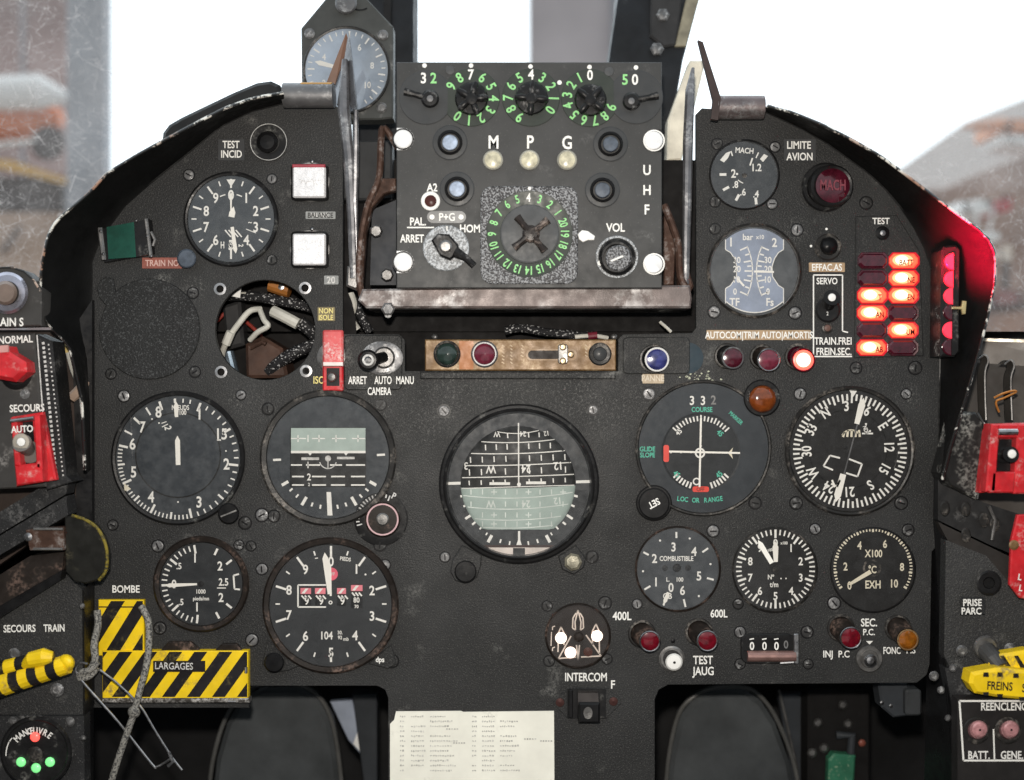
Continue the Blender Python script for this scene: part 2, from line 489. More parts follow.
def smooth_path(pts, n=6):
    out = []
    for i in range(len(pts) - 1):
        p0, p1, p2, p3 = pts[max(i - 1, 0)], pts[i], pts[i + 1], pts[min(i + 2, len(pts) - 1)]
        for j in range(n):
            t = j / n
            out.append(tuple(.5 * ((2 * b) + (c - a) * t + (2 * a - 5 * b + 4 * c - d) * t * t + (3 * b - a - 3 * c + d) * t ** 3)
                             for a, b, c, d in zip(p0, p1, p2, p3)))
    out.append(tuple(pts[-1])); return out

def curve_plate(name, outer, holes, w0, w1, bev, mat, T):
    """flat plate with round openings, from a 2D curve"""
    c = bpy.data.curves.new(name, 'CURVE'); c.dimensions = '2D'; c.fill_mode = 'BOTH'
    for q in [outer] + holes:
        sp = c.splines.new('POLY'); sp.points.add(len(q) - 1); sp.use_cyclic_u = True
        for p, (x, y) in zip(sp.points, q): p.co = ((x - 512) * S, (390 - y) * S, 0, 1)
    c.extrude = (w1 - w0) / 2 * S - bev * S; c.bevel_depth = bev * S; c.bevel_resolution = 2
    c.offset = -bev * S
    o = bpy.data.objects.new(name, c)
    me = bpy.data.meshes.new_from_object(o)
    bpy.data.objects.remove(o); bpy.data.curves.remove(c)
    me.name = name
    wm = (w0 + w1) / 2 * S
    for v in me.vertices: v.co = (v.co.x - T.X * S, -(wm + v.co.z) + T.w * S, v.co.y - T.Z * S)
    me.materials.append(mat); me.shade_smooth(); me.set_sharp_from_angle(angle=R(40))
    o = bpy.data.objects.new(name, me); col.objects.link(o); o.parent = T.o
    return o

def struct(name, fn, mat):
    t = Thing(); t.w = 0; t.X = t.Z = 0
    o0 = bpy.data.objects.new("tmp", None); t.o = o0
    mb = MB(t); fn(mb)
    o = mb.build(name, mat); o.parent = None
    bpy.data.objects.remove(o0)
    o["kind"] = "structure"
    return o
# ------------------------------------------------------------------ the setting: cockpit shell, hangar outside
SHELL = M("shell_dark_paint", (.022, .022, .023), .7, var=.4, vscale=12)
HANGF = M("hangar_concrete", (.30, .27, .25), .8, var=.2, vscale=.8)
HWALL = M("hangar_wall_paint", (.43, .31, .29), .8, var=.35, vscale=1.2)
COLM = M("column_grey_paint", (.42, .43, .46), .7, var=.2, vscale=2)

def quad(mb, *pts): mb.add([tuple(x * S for x in p) for p in pts], [list(range(len(pts)))])
struct("floor", lambda mb: quad(mb, (-640, -1500, -950), (640, -1500, -950), (640, 480, -950), (-640, 480, -950)), SHELL)
t = thing("cockpit_shell", "dark cockpit side walls and front bulkhead enclosing the footwell", "cockpit wall", 512, 390)
mb = MB(t); quad(mb, (-640, 480, -950), (640, 480, -950), (640, 480, 70), (-640, 480, 70)); mb.build("bulkhead", SHELL)
for s_ in (-1, 1):
    mb = MB(t); quad(mb, (s_ * 640, -1500, -950), (s_ * 640, 480, -950), (s_ * 640, 480, 45), (s_ * 640, -1500, -40)); mb.build("side_wall", SHELL)
mb = MB(t); quad(mb, (-640, 60, 62), (640, 60, 62), (640, 480, 62), (-640, 480, 62)); mb.build("deck", SHELL)

def ground(mb):
    mb.add([(-60, -20, -2.6), (60, -20, -2.6), (60, 80, -2.6), (-60, 80, -2.6)], [[0, 1, 2, 3]])
struct("ground", ground, HANGF)

def wbox(mb, x0, y0, x1, y1, w, t):
    mb.prism(rrect(x0, y0, x1, y1), w - t, w, 0)

t = thing("hangar_wall", "brownish hangar wall seen blurred through the scratched glass on the left", "wall", 20, 150, -5000)
mb = MB(t); mb.box(-420, -260, 66, 470, -150, 0); mb.build("wall_sheet", HWALL)
mb = MB(t)
for k in range(7): mb.box(-400 + k * 70, -260, -397 + k * 70, 470, 0, 30)
mb.build("wall_rib", COLM)

t = thing("hangar_column", "grey steel hangar column left of the white opening", "column", 86, 150, -3600)
mb = MB(t); mb.box(66, -220, 104, 480, -90, 0, 6); mb.build("shaft", COLM)
mb = MB(t); mb.box(56, 455, 114, 480, -120, 20, 6); mb.build("base_plate", COLM)

t = thing("hangar_wall", "pale grey pink hangar wall behind the centre windscreen, above the radio box", "wall", 575, 30, -5200)
HW2 = M("pale_hangar_wall", (.60, .54, .54), .8, var=.12, vscale=1.5)
mb = MB(t); mb.box(529, -200, 640, 150, -150, 0); mb.build("wall_sheet", HW2)
mb = MB(t); mb.box(612, -200, 622, 150, 0, 60); mb.build("wall_rib", COLM)

t = thing("hangar_wall", "brown hangar wall seen blurred at the right beyond the red lit shroud", "wall", 1000, 230, -5000)
HW3 = M("brown_hangar_wall", (.30, .18, .13), .8, var=.6, vscale=1.6)
mb = MB(t)
mb.prism([(880, 190), (1500, 190), (1500, 520), (880, 520)], -150, 0, 0)
mb.build("wall_sheet", HW3)
mb = MB(t); mb.prism([(875, 225), (960, 182), (1040, 150), (1500, 120), (1500, 240)], -150, -20, 0); mb.build("mid_glare_band", M("mid_glare_tone", (.46, .33, .28), .8, var=.25, vscale=1.6))  # middle band of the painted fade from white glare to brown wall
mb = MB(t); mb.prism([(840, 215), (905, 165), (965, 122), (1030, 96), (1500, 60), (1500, 215)], -150, -40, 0); mb.build("upper_glare_band", M("upper_glare_band", (.98, .91, .87), .8, var=.06, vscale=1.6))  # near-white band, outdoor glare painted as wall colour

# an aircraft parked outside, left
AW = M("aircraft_white", (.95, .93, .90), .4, var=.05); AO = M("aircraft_orange", (.75, .20, .05), .4, var=.1)
AY = M("aircraft_yellow", (.92, .55, .14), .4, var=.1); AD = M("aircraft_dark", (.05, .045, .045), .6)
t = thing("parked_aircraft", "orange and white parked aircraft with a dark hub, blurred outside on the left", "aircraft", 30, 130, -3900)
mb = MB(t)
mb.tube([(-220, 120, 0), (-120, 116, 0), (-30, 116, 0), (30, 116, 0), (62, 118, 0)], [70, 150, 150, 118, 40], 20); mb.build("fuselage", AO)
mb = MB(t); mb.tube([(-120, 98, 150), (-10, 94, 170), (40, 92, 150), (66, 97, 90)], [40, 80, 84, 30], 14); mb.build("canopy", AW)
mb = MB(t); mb.tube([(-160, 150, 190), (-20, 146, 200), (44, 140, 190), (96, 133, 170)], 12, 8); mb.build("pitot_boom", AW)
mb = MB(t); mb.ball(48, 143, 190, 17, 18); mb.build("propeller_hub", AD)
mb = MB(t); mb.slab([(-140, 152, 160), (10, 160, 200), (66, 178, 200), (66, 184, 200), (0, 168, 170), (-140, 164, 140)], 30); mb.build("wing", AY)
mb = MB(t); mb.box(-60, 176, 60, 226, -200, 60, 20); mb.build("engine_cowl", AD)

def clutter(label, pts, mat, name, cat, w=-3800):
    t = thing(name, label, cat, pts[0][0], pts[0][1], w)
    mb = MB(t); mb.prism(pts, -260, 0, 12); mb.build("case", mat)
    return t
t = thing("equipment_trolley", "tan equipment trolley standing outside beyond the left console", "trolley", 30, 250, -3700)
TT = M("trolley_tan", (.45, .30, .21), .6, var=.2, vscale=2)
mb = MB(t); mb.box(-30, 212, 60, 292, -300, 0, 14); mb.build("case", TT)
mb = MB(t); mb.tube([(2, 252, 20), (20, 226, 30)], 10); mb.build("handle", AD)
for x in (-18, 46):
    mb = MB(t); mb.lathe(x, 296, [(0.1, -30), (8, -30), (8, 10), (0.1, 12)], 16); mb.build("wheel", AD)
t = clutter("orange striped fuselage blurred at the far right behind scratched glass", [(1000, 119), (1100, 116), (1100, 132), (1000, 131)], M("far_orange", (.85, .42, .26), .5), "parked_aircraft", "aircraft")
mb = MB(t); mb.tube([(962, 127, -60), (980, 126, -60), (1004, 125, -60)], [6, 26, 34], 14); mb.build("nose", M("far_nose", (.80, .45, .32), .5))
mb = MB(t); mb.prism([(1000, 134), (1100, 138), (1100, 150), (1005, 143)], -200, 20, 8); mb.build("belly", AW)
t = clutter("white stepladder standing outside right of the red lit shroud edge", [(964, 200), (994, 200), (994, 211), (964, 210)], AW, "stepladder", "ladder")
for a, b in (((994, 208), (988, 236)), ((978, 208), (974, 240))):
    mb = MB(t); mb.tube([(a[0], a[1], 0), (b[0], b[1], 0)], 7); mb.build("leg", AW)
mb = MB(t); mb.box(984, 232, 1000, 240, -60, 0, 4); mb.build("step", AW)
t = clutter("red tool box outside at the far right", [(1000, 200), (1012, 198), (1012, 209), (999, 209)], REDP, "tool_box", "box")
mb = MB(t); mb.tube([(1002, 199, 10), (1006, 195, 10), (1010, 199, 10)], 5); mb.build("handle", AD)
t = clutter("white lamp box outside, low at the far right", [(1000, 249), (1014, 249), (1014, 257), (1000, 257)], M("lamp_box", (.85, .72, .6), .5), "work_lamp", "lamp")
mb = MB(t); mb.box(1004, 257, 1009, 300, -60, -40, 2); mb.build("stand", AD)
t = clutter("dull red crate outside at the far right", [(985, 292), (1024, 292), (1024, 302), (985, 302)], M("crate_red", (.25, .06, .05), .6), "crate", "crate")
mb = MB(t); mb.box(980, 302, 1030, 309, -260, 0, 3); mb.build("pallet", BROWN)

# scratched acrylic side panes
def acrylic():
    m, nt, p, o = new_mat("scratched_acrylic"); nt.nodes.remove(p)
    tr = nt.nodes.new("ShaderNodeBsdfTransparent"); tr.inputs[0].default_value = (.93, .94, .94, 1)
    df = nt.nodes.new("ShaderNodeBsdfDiffuse"); df.inputs[0].default_value = (.95, .90, .88, 1)
    tl = nt.nodes.new("ShaderNodeBsdfTranslucent"); tl.inputs[0].default_value = (1.0, .93, .90, 1)
    ad = nt.nodes.new("ShaderNodeMixShader"); ad.inputs[0].default_value = .75
    nt.links.new(df.outputs[0], ad.inputs[1]); nt.links.new(tl.outputs[0], ad.inputs[2])
    g = nt.nodes.new("ShaderNodeNewGeometry"); pos = g.outputs["Position"]
    tot = mrange(nt, noise(nt, pos, 14, 4, .6), .3, .75, .06, .22)
    wv = nt.nodes.new("ShaderNodeTexNoise"); wv.inputs["Scale"].default_value = 7; nt.links.new(pos, wv.inputs["Vector"])
    wob = nt.nodes.new("ShaderNodeVectorMath"); wob.operation = 'MULTIPLY_ADD'
    nt.links.new(wv.outputs["Color"], wob.inputs[0]); wob.inputs[1].default_value = (.03, .03, .03); nt.links.new(pos, wob.inputs[2])
    for ang, ln_, wd_, th, amt in ((.3, 42, 13, .020, .30), (-.75, 60, 15, .018, .30), (1.25, 50, 12, .018, .28), (.8, 24, 7, .026, .22), (-1.3, 26, 7, .026, .22), (-.2, 18, 5, .03, .2), (2.2, 20, 6, .026, .2)):
        mp = nt.nodes.new("ShaderNodeMapping"); mp.vector_type = 'TEXTURE'; mp.inputs["Rotation"].default_value = (0, ang, 0)
        mp.inputs["Scale"].default_value = (wd_ * .001, .05, ln_ * .001)
        nt.links.new(wob.outputs[0], mp.inputs[0])
        vo = nt.nodes.new("ShaderNodeTexVoronoi"); vo.feature = 'DISTANCE_TO_EDGE'; vo.inputs["Scale"].default_value = 1
        nt.links.new(mp.outputs[0], vo.inputs["Vector"])
        ln = mrange(nt, vo.outputs["Distance"], th, 0, 0, amt)
        ms = mrange(nt, noise(nt, mp.outputs[0], 1.3, 2), .48, .6)
        tot = mmul(nt, tot, mmul(nt, ln, ms), 'ADD')
    mx = nt.nodes.new("ShaderNodeMixShader")
    nt.links.new(tot, mx.inputs[0]); nt.links.new(tr.outputs[0], mx.inputs[1]); nt.links.new(ad.outputs[0], mx.inputs[2])
    nt.links.new(mx.outputs[0], o.inputs[0])
    return m
ACR = acrylic()
t = thing("canopy_pane", "scratched clear canopy pane left of the instrument panel", "glass pane", 40, 200, -90)
mb = MB(t)
a = smooth_path([(-150, 335, -20), (-60, 335, -75), (40, 335, -115), (130, 335, -140), (215, 335, -155)], 4)
for p, q in zip(a, a[1:]): mb.poly3([(p[0], p[1], p[2]), (q[0], q[1], q[2]), (q[0], -400, q[2] - 60), (p[0], -400, p[2] - 60)])
mb.build("pane", ACR)
t = thing("canopy_pane", "scratched clear canopy pane right of the instrument panel", "glass pane", 980, 200, -90)
mb = MB(t)
a = smooth_path([(1174, 345, -20), (1084, 345, -75), (984, 345, -115), (894, 345, -140), (790, 345, -155)], 4)
for p, q in zip(a, a[1:]): mb.poly3([(p[0], p[1], p[2]), (q[0], q[1], q[2]), (q[0], -400, q[2] - 60), (p[0], -400, p[2] - 60)])
mb.build("pane", ACR)

# windscreen posts
POST = M("windscreen_post_black", (.018, .021, .026), .5, var=.5, vscale=20, wear=(.12, .13, .14), wear_t=.62, wscale=14)
t = thing("windscreen_post", "dark blue black windscreen post beside the standby gauge", "post", 400, 60, -150)
mb = MB(t); mb.prism([(352, -160), (413, -160), (413, 66), (413, 330), (352, 330)], -60, 0, 2); mb.build("frame", POST)
mb = MB(t); mb.prism([(384, -160), (392, -160), (390, 330), (381, 330)], 0, 8, 1); mb.build("seal", RUBBER)
t = thing("windscreen_post", "slanting black windscreen post right of the radio box with a pale edge strip", "post", 665, 40, -150)
mb = MB(t); mb.prism([(630, -160), (733, -160), (699, 0), (683, 60), (664, 170), (600, 170), (609, 62), (618, 0)], -60, 0, 2); mb.build("frame", POST)
mb = MB(t); mb.prism([(652, -60), (690, -60), (676, 45), (664, 47), (650, 36)], 0, 6, 2); mb.build("gusset", M("gusset_grey", (.05, .05, .052), .5))
mb = MB(t); mb.prism([(716, -160), (733, -160), (699, 0), (686, 46), (675, 46), (686, 0)], 0, 5, 1); mb.build("edge_strip", M("edge_strip_tan", (.24, .22, .16), .5, var=.4))
for x, y in ((663, 15), (657, 49)):
    mb = MB(t); mb.lathe(x, y, [(7, 0), (7, 7), (5, 9), (.1, 10)], 6, cap=False); mb.build("bolt", SCREW)
# cream strut seen between the post and the right lobe of the panel
t = thing("windscreen_strut", "cream painted strut in the gap right of the radio box", "strut", 672, 150, -110)
mb = MB(t); mb.prism([(690, 60), (706, 60), (682, 160), (667, 161), (668, 120)], -20, 0, 2); mb.build("bar", M("cream_strut", (.75, .70, .58), .5))
mb = MB(t); mb.prism([(664, 160), (684, 160), (688, 176), (660, 178)], -20, 6, 2); mb.build("foot", BAY)

# dark bay behind the radio box
t = thing("instrument_bay", "black equipment bay behind the radio box and above the bronze bar", "bay", 525, 250, -70)
mb = MB(t); mb.box(330, 160, 716, 400, -6, 0); mb.build("back_plate", BAY)
mb = MB(t); mb.box(330, 140, 392, 200, 0, 20, 2); mb.build("bracket_plate", M("bracket_grey", (.045, .047, .05), .5))

# ------------------------------------------------------------------ instrument panel
panel = thing("dashboard", "black crackle painted instrument panel with white engraved lettering", "instrument panel", 512, 390)
outer = [(283, 104), (332, 104), (343, 110), (343, 334), (399, 334), (405, 340), (405, 371), (618, 371), (618, 339), (623, 334),
         (692, 333), (696, 328), (696, 114), (702, 108), (765, 112), (800, 128), (828, 144), (850, 160), (868, 173), (884, 188), (900, 207), (914, 228),
         (924, 248), (931, 268), (936, 292), (939, 318), (940, 345), (938, 545), (932, 552), (930, 664), (927, 675), (917, 683), (668, 685), (659, 690), (655, 699),
         (655, 830), (388, 830), (388, 698), (385, 690), (377, 686), (249, 686), (249, 708), (92, 708), (92, 262), (97, 248), (105, 233), (125, 206), (150, 184), (185, 156), (220, 127), (250, 112)]
holes = [circ(265, 330, 50, 48)]
for x, y in ((220, 289), (305, 288), (221, 372), (306, 371)): holes.append(circ(x, y, 3.6, 16))
curve_plate("face_plate", outer, holes, -6, 0, .8, P, panel)
mb = MB(panel)
mb.box(420, 371.5, 616, 379, 0, 3.2, 1.2); mb.box(344, 335, 402, 390, 0, 2.0, 1.0, 5); mb.box(623, 337, 690, 374, 0, 2.0, 1, 5)
mb.build("raised_pad", P)
mb = MB(panel)
mb.lathe(265, 330, [(92, -6.5), (56, -6.5), (62, -95), (.1, -96)], 40, cap=False)
mb.build("dark_backing_can", BAY)  # added dark can, keeps white sky from showing through the open hole
for x, y in ((220, 289), (305, 288), (221, 372), (306, 371)):
    mb = MB(panel); mb.lathe(x, y, [(6.2, 0), (6.2, .8), (3.8, 1), (3.6, -2)], 16, cap=False); mb.build("nut_plate", STEEL)
mb = MB(panel); mb.tube([(92.3, 300, .2), (92.3, 380, .2), (92.3, 470, .2), (92.3, 540, .2)], 1.1, 6); mb.build('chipped_edge', CHIP)
mb = MB(panel); mb.tube([(940, 346, -.4), (939.2, 450, -.4), (938.2, 544, -.4)], .8, 6); mb.build('chipped_edge', CHIP)
# screws: one mesh, copied over the panel
mb = MB(panel); mb.T = panel
proto = Thing(); proto.w = 0; proto.X = proto.Z = 0; proto.o = panel.o
mb = MB(proto)
def sc(x, y): return (512 + x, 390 + y)
mb.lathe(512, 390, [(5.6, .2), (5.4, .9), (4.6, 1.3), (.1, 1.5)], 20, cap=False)
mb.m = 1
mb.ring(512, 390, 5.5, 6.8, .25, 20)
mb.poly([(508.6, 389.3), (515.4, 389.3), (515.4, 390.7), (508.6, 390.7)], 1.7)
screw0 = mb.build("screw", [SCREW, BLACK])
screw_dark = screw0.data.copy(); screw_dark.materials[0] = M("painted_screw", (.05, .05, .05), .45, wear=(.3, .3, .3), wear_t=.58, wscale=150)
spots = [(189, 175), (272, 179), (272, 260), (193, 293), (195, 372), (111, 374), (124, 396), (241, 395), (113, 525), (245, 523), (158, 546), (239, 545), (160, 628),
         (268, 409), (381, 405), (274, 516), (444, 411), (593, 410), (445, 557), (592, 557), (649, 394), (800, 394), (796, 503), (755, 503), (713, 531), (815, 529),
         (637, 604), (738, 604), (906, 394), (901, 503), (908, 530), (834, 603), (717, 144), (775, 147), (715, 202), (772, 204), (715, 229), (797, 230), (714, 312), (795, 313),
         (740, 632), (807, 632), (740, 664), (808, 664), (547, 606), (605, 603), (549, 661), (607, 659), (262, 569), (251, 546), (866, 203), (915, 368), (856, 368),
         (392, 661), (98, 640), (380, 545), (385, 565), (262, 515), (252, 640)]
for i, (x, y) in enumerate(spots):
    o = screw0 if i == 0 else screw0.copy()
    if i and random.random() < .55: o.data = screw_dark
    if i:
        col.objects.link(o); o.parent = panel.o
    k = random.uniform(.82, 1.1)
    o.location = ((x - 512) * S, 0, (390 - y) * S)
    o.rotation_euler = (0, random.uniform(0, 3.14), 0); o.scale = (k, 1, k)

def letter(s, x, y, h, mat=W, sx=.84, rot=0, T=panel, w=.5, bold=.019):
    mb = MB(T); mb.text(s, x, y, h, w, rot, sx, bold); return mb.build("lettering", mat)
for a in (("ARRET", 357.5, 380.2, 7.4), ("AUTO", 383, 380.2, 7.4), ("MANU", 405, 380.2, 7.4), ("CAMERA", 379.5, 391.2, 7.2)):
    letter(a[0], a[1] - 0, a[2], a[3], sx=.57, w=2.6)
letter("BOMBE", 126, 589, 7); letter("400L", 622, 616, 8, sx=.8); letter("600L", 719, 613.5, 7.5, sx=.78)
letter("TEST", 703, 660, 8, sx=.78); letter("JAUG", 703, 671, 8, sx=.76); letter("SEC.", 869, 622.5, 7.5, sx=.8); letter("P.C.", 869, 632, 6, sx=.85)
letter("INJ", 828, 654, 6.5, sx=.85); letter("P.C", 844, 654, 6.5, sx=.85); letter("FONC", 892, 650.5, 6.6, sx=.66); letter("P.S", 911, 650, 6.5)
letter("INTERCOM", 586, 677, 8, sx=.72); letter("F", 613, 684.5, 8); letter("TEST", 881, 221, 6, sx=.9, w=2.6); letter("SERVO", 827, 281, 6.2, sx=.78)
letter("TRAIN.FREI", 833, 341, 7, sx=.74); letter("FREIN.SEC.", 834, 351.5, 7, sx=.74)
letter("ISO", 319, 380, 7, OLDTEXT, sx=.75)
mb = MB(panel)
for q in ([(813.5, 353), (813.5, 275), (842.5, 275), (842.5, 331), (848, 332.5)], [(813.5, 356.5), (852, 356.5)], [(813.5, 353), (813.5, 356.5)]): mb.pline(q, 1.3, .5)
mb.build("border_line", W)
letter("BALANCE", 320, 215, 4, WD, sx=.7, w=.9)
# flaked paint where a lamp was removed
mb = MB(panel)
for i in range(26):
    x, y = random.gauss(697, 9), random.gauss(377, 2.2); r = random.uniform(.5, 1.7)
    mb.poly([(x + r * random.uniform(.6, 1.3) * math.cos(a), y + r * random.uniform(.4, 1) * math.sin(a)) for a in (0, 1.2, 2.3, 3.3, 4.4, 5.4)], .4)
mb.build("paint_flake", M("flake", (.45, .47, .36), .7, var=.4, vscale=300))
mb = MB(panel); mb.disc(688, 358, 15.5, .35); mb.build("blanked_lamp_hole", M("blanked_blue", (.03, .055, .075), .5, var=.15))

# shroud round the panel: wall from the panel edge towards the pilot, with a chipped rim
def shroud(t, inner, outer_, h0, h1):
    n = max(len(inner), len(outer_))
    def resample(p, n):
        L = [0]
        for a, b in zip(p, p[1:]): L.append(L[-1] + math.hypot(b[0] - a[0], b[1] - a[1]))
        out = []
        for i in range(n):
            d = L[-1] * i / (n - 1); k = 0
            while k < len(p) - 2 and L[k + 1] < d: k += 1
            f = (d - L[k]) / ((L[k + 1] - L[k]) or 1)
            out.append((p[k][0] + (p[k + 1][0] - p[k][0]) * f, p[k][1] + (p[k + 1][1] - p[k][1]) * f))
        return out
    n = 44; A = resample(inner, n); B = resample(outer_, n)
    cx, cy = 512, 460
    def outw(p, d):
        l = math.hypot(p[0] - cx, p[1] - cy); return (p[0] + (p[0] - cx) / l * d, p[1] + (p[1] - cy) / l * d)
    def rings(prof):
        mb = MB(t); vs = []; m = len(prof)
        for i in range(n):
            for f, w, d in prof:
                p = (A[i][0] + (B[i][0] - A[i][0]) * f, A[i][1] + (B[i][1] - A[i][1]) * f)
                p = outw(p, d); vs.append(mb.pt(p[0], p[1], w))
        fs = [[i * m + j, i * m + j + 1, (i + 1) * m + j + 1, (i + 1) * m + j] for i in range(n - 1) for j in range(m - 1)]
        mb.add(vs, fs); return mb
    d = h1 - h0
    rings([(0, h0 - 6, -5), (0, h0 - 1.2, -3.5), (.04, h0 + .6, 0), (.3, h0 + d * .28, 0), (.65, h0 + d * .62, 0), (1, h1, 0)]).build("shroud_wall", SHROUD, angle=60)
    rings([(1, h1 - 1.5, -.4), (1, h1 + .6, -.2), (1, h1 + 1.4, .8), (1, h1 + 1.2, 2.0), (1, h1 - 2, 3.0)]).build("rim", CHIP, angle=60)
    rings([(1, h1 - 2, 3.0), (.5, h0 + d * .5, 6), (0, h0 - 20, 8)]).build("outer_skin", SHROUD, angle=60)
sh = thing("panel_shroud", "black curved glare shroud with chipped rim around the left of the panel", "shroud", 60, 250)
shroud(sh, [(92, 470), (92, 400), (92, 330), (92, 262), (97, 248), (105, 233), (125, 206), (150, 184), (185, 156), (220, 127), (250, 112), (284, 103)],
       [(86, 470), (83, 400), (70, 345), (52, 329), (42.5, 314), (41.5, 285), (43, 262), (48, 240), (56, 222), (72, 209), (88, 196), (108, 174), (136, 157), (165, 141), (195, 125), (224, 110), (254, 99), (284, 94)], 0, 62)
sh = thing("panel_shroud", "red lit curved glare shroud with chipped rim around the right of the panel", "shroud", 975, 250)
shroud(sh, [(764, 111), (800, 128), (828, 144), (850, 160), (868, 173), (884, 188), (900, 207), (914, 228), (924, 248), (931, 268), (936, 292), (939, 318), (940, 345), (939, 400), (938, 478)],
       [(766, 107), (790, 113), (820, 125), (850, 140), (880, 157), (908, 178), (938, 201), (964, 220), (984, 235), (992, 247), (995, 264), (993, 288), (986, 320), (976, 358), (964, 400), (950, 445), (941, 480)], 0, 62)

# left glare hood behind the shroud
t = thing("glare_hood", "dark rounded hood rising behind the left shroud edge", "hood", 220, 115, -40)
mb = MB(t); mb.prism([(160, 150), (162, 132), (168, 124), (180, 117), (232, 92), (256, 82), (270, 80), (279, 84), (284, 96), (284, 120), (230, 140)], -70, 0, 4); mb.build("hood_shell", M("hood_black", (.022, .023, .024), .5, var=.3))
# ------------------------------------------------------------------ gauges
def gauge(label, cx, cy, Ro, r, dial=DIAL, bez=BEZ, h=5.5, glass=None, rim=None, cat="gauge", base=0, T=None, name="round_gauge"):
    t = T or thing(name, label, cat, cx, cy, base)
    mb = MB(t)
    mb.lathe(cx, cy, [(Ro, 0), (Ro, h - 2.4), (Ro - .8, h - 1.2), (Ro - 2.0, h), (r + 1.2, h - .6), (r + .2, 1.2)], 72, cap=False)
    mb.build("bezel", bez)
    if rim:
        mb = MB(t); mb.lathe(cx, cy, [(r + 1.6, h - .2), (r + 1.2, h + .5), (r + .4, h - .2)], 72, cap=False); mb.build("rim", rim)
    mb = MB(t); mb.disc(cx, cy, r + .6, 1.2, 64); mb.build("dial_face", dial)
    mb = MB(t); mb.disc(cx, cy, r + .9, h - 1.6, 64); mb.build("glass", glass or GLS)
    t.cx, t.cy, t.r, t.h = cx, cy, r, h
    return t

def marks(t, fn, mat=W, name="dial_markings", w=1.6):
    mb = MB(t); fn(mb, w); return mb.build(name, mat)

def clockno(mb, cx, cy, nums, r, h, w, sx=.82):
    for s, a in nums: mb.text(s, cx + r * math.sin(R(a)), cy - r * math.cos(R(a)), h, w, 0, sx)

def knob(t, x, y, r, h, mat=BLACK, slot=False, tip=None, name="knob", n=32, mat2=None):
    mb = MB(t)
    mb.lathe(x, y, [(r, 0), (r, h - 1.6), (r - 1.4, h), (.1, h + .3)], n, cap=False, tip=tip)
    o = mb.build(name, mat)
    if slot:
        mb = MB(t); mb.line(x - r * .75, y + r * .3, x + r * .75, y - r * .3, 1.4, h + .5); mb.build("slot", mat2 or STEEL_D, o)
    return o

# 1 upper-left altitude gauge
t = gauge("round grey ten figure gauge with white arrow hands below the TEST INCID plate", 231, 219, 47.5, 42.5, DIAL_G, BEZ, 6, GLS2)
def f(mb, w):
    for i in range(10):
        mb.tick(231, 219, i * 36 if i else 0, 31, 40, 1.9, w)
        mb.tick(231, 219, i * 36 + 18, 34.5, 39.5, 1.3, w)
    clockno(mb, 231, 219, [(str(i), i * 36) for i in range(1, 10)], 26, 9.5, w)
    mb.text("0", 231, 195, 9.5, w)
    mb.poly([(226.5, 179.5), (235.5, 179.5), (231, 187)], w + .1)
    mb.arc(231, 219, 25, 13, 26, 1.1, w, 4); mb.arc(231, 219, 25, -26, -13, 1.1, w, 4)
    mb.text("H", 222.5, 245, 6.5, w, 0, .6); mb.text("O", 231, 245, 6, w, 0, .7); mb.line(229, 245, 233, 245, .9, w); mb.text("2", 241, 245.5, 4.5, w, 90)
    for k in range(4): mb.line(225 + k * 3.6, 230, 231 + k * 3.6, 237, 1.3, w)
    mb.text("~", 250, 222, 5, w); mb.line(246, 229, 256, 233, .8, w)
marks(t, f)
mb = MB(t); mb.needle(231, 219, 0, 8, 27, 1.4, 2, 2.8); mb.needle(231, 219, 12, 2, 13, 6, 6, 2.6); mb.build("needle", LUME)
mb = MB(t); mb.needle(231, 219, 172, 8, 35, 3.4, 4, 3.2); mb.build("needle", LUME)
knob(t, 186.5, 258.5, 9.5, 11, SLATE, n=36, name="setting_knob")

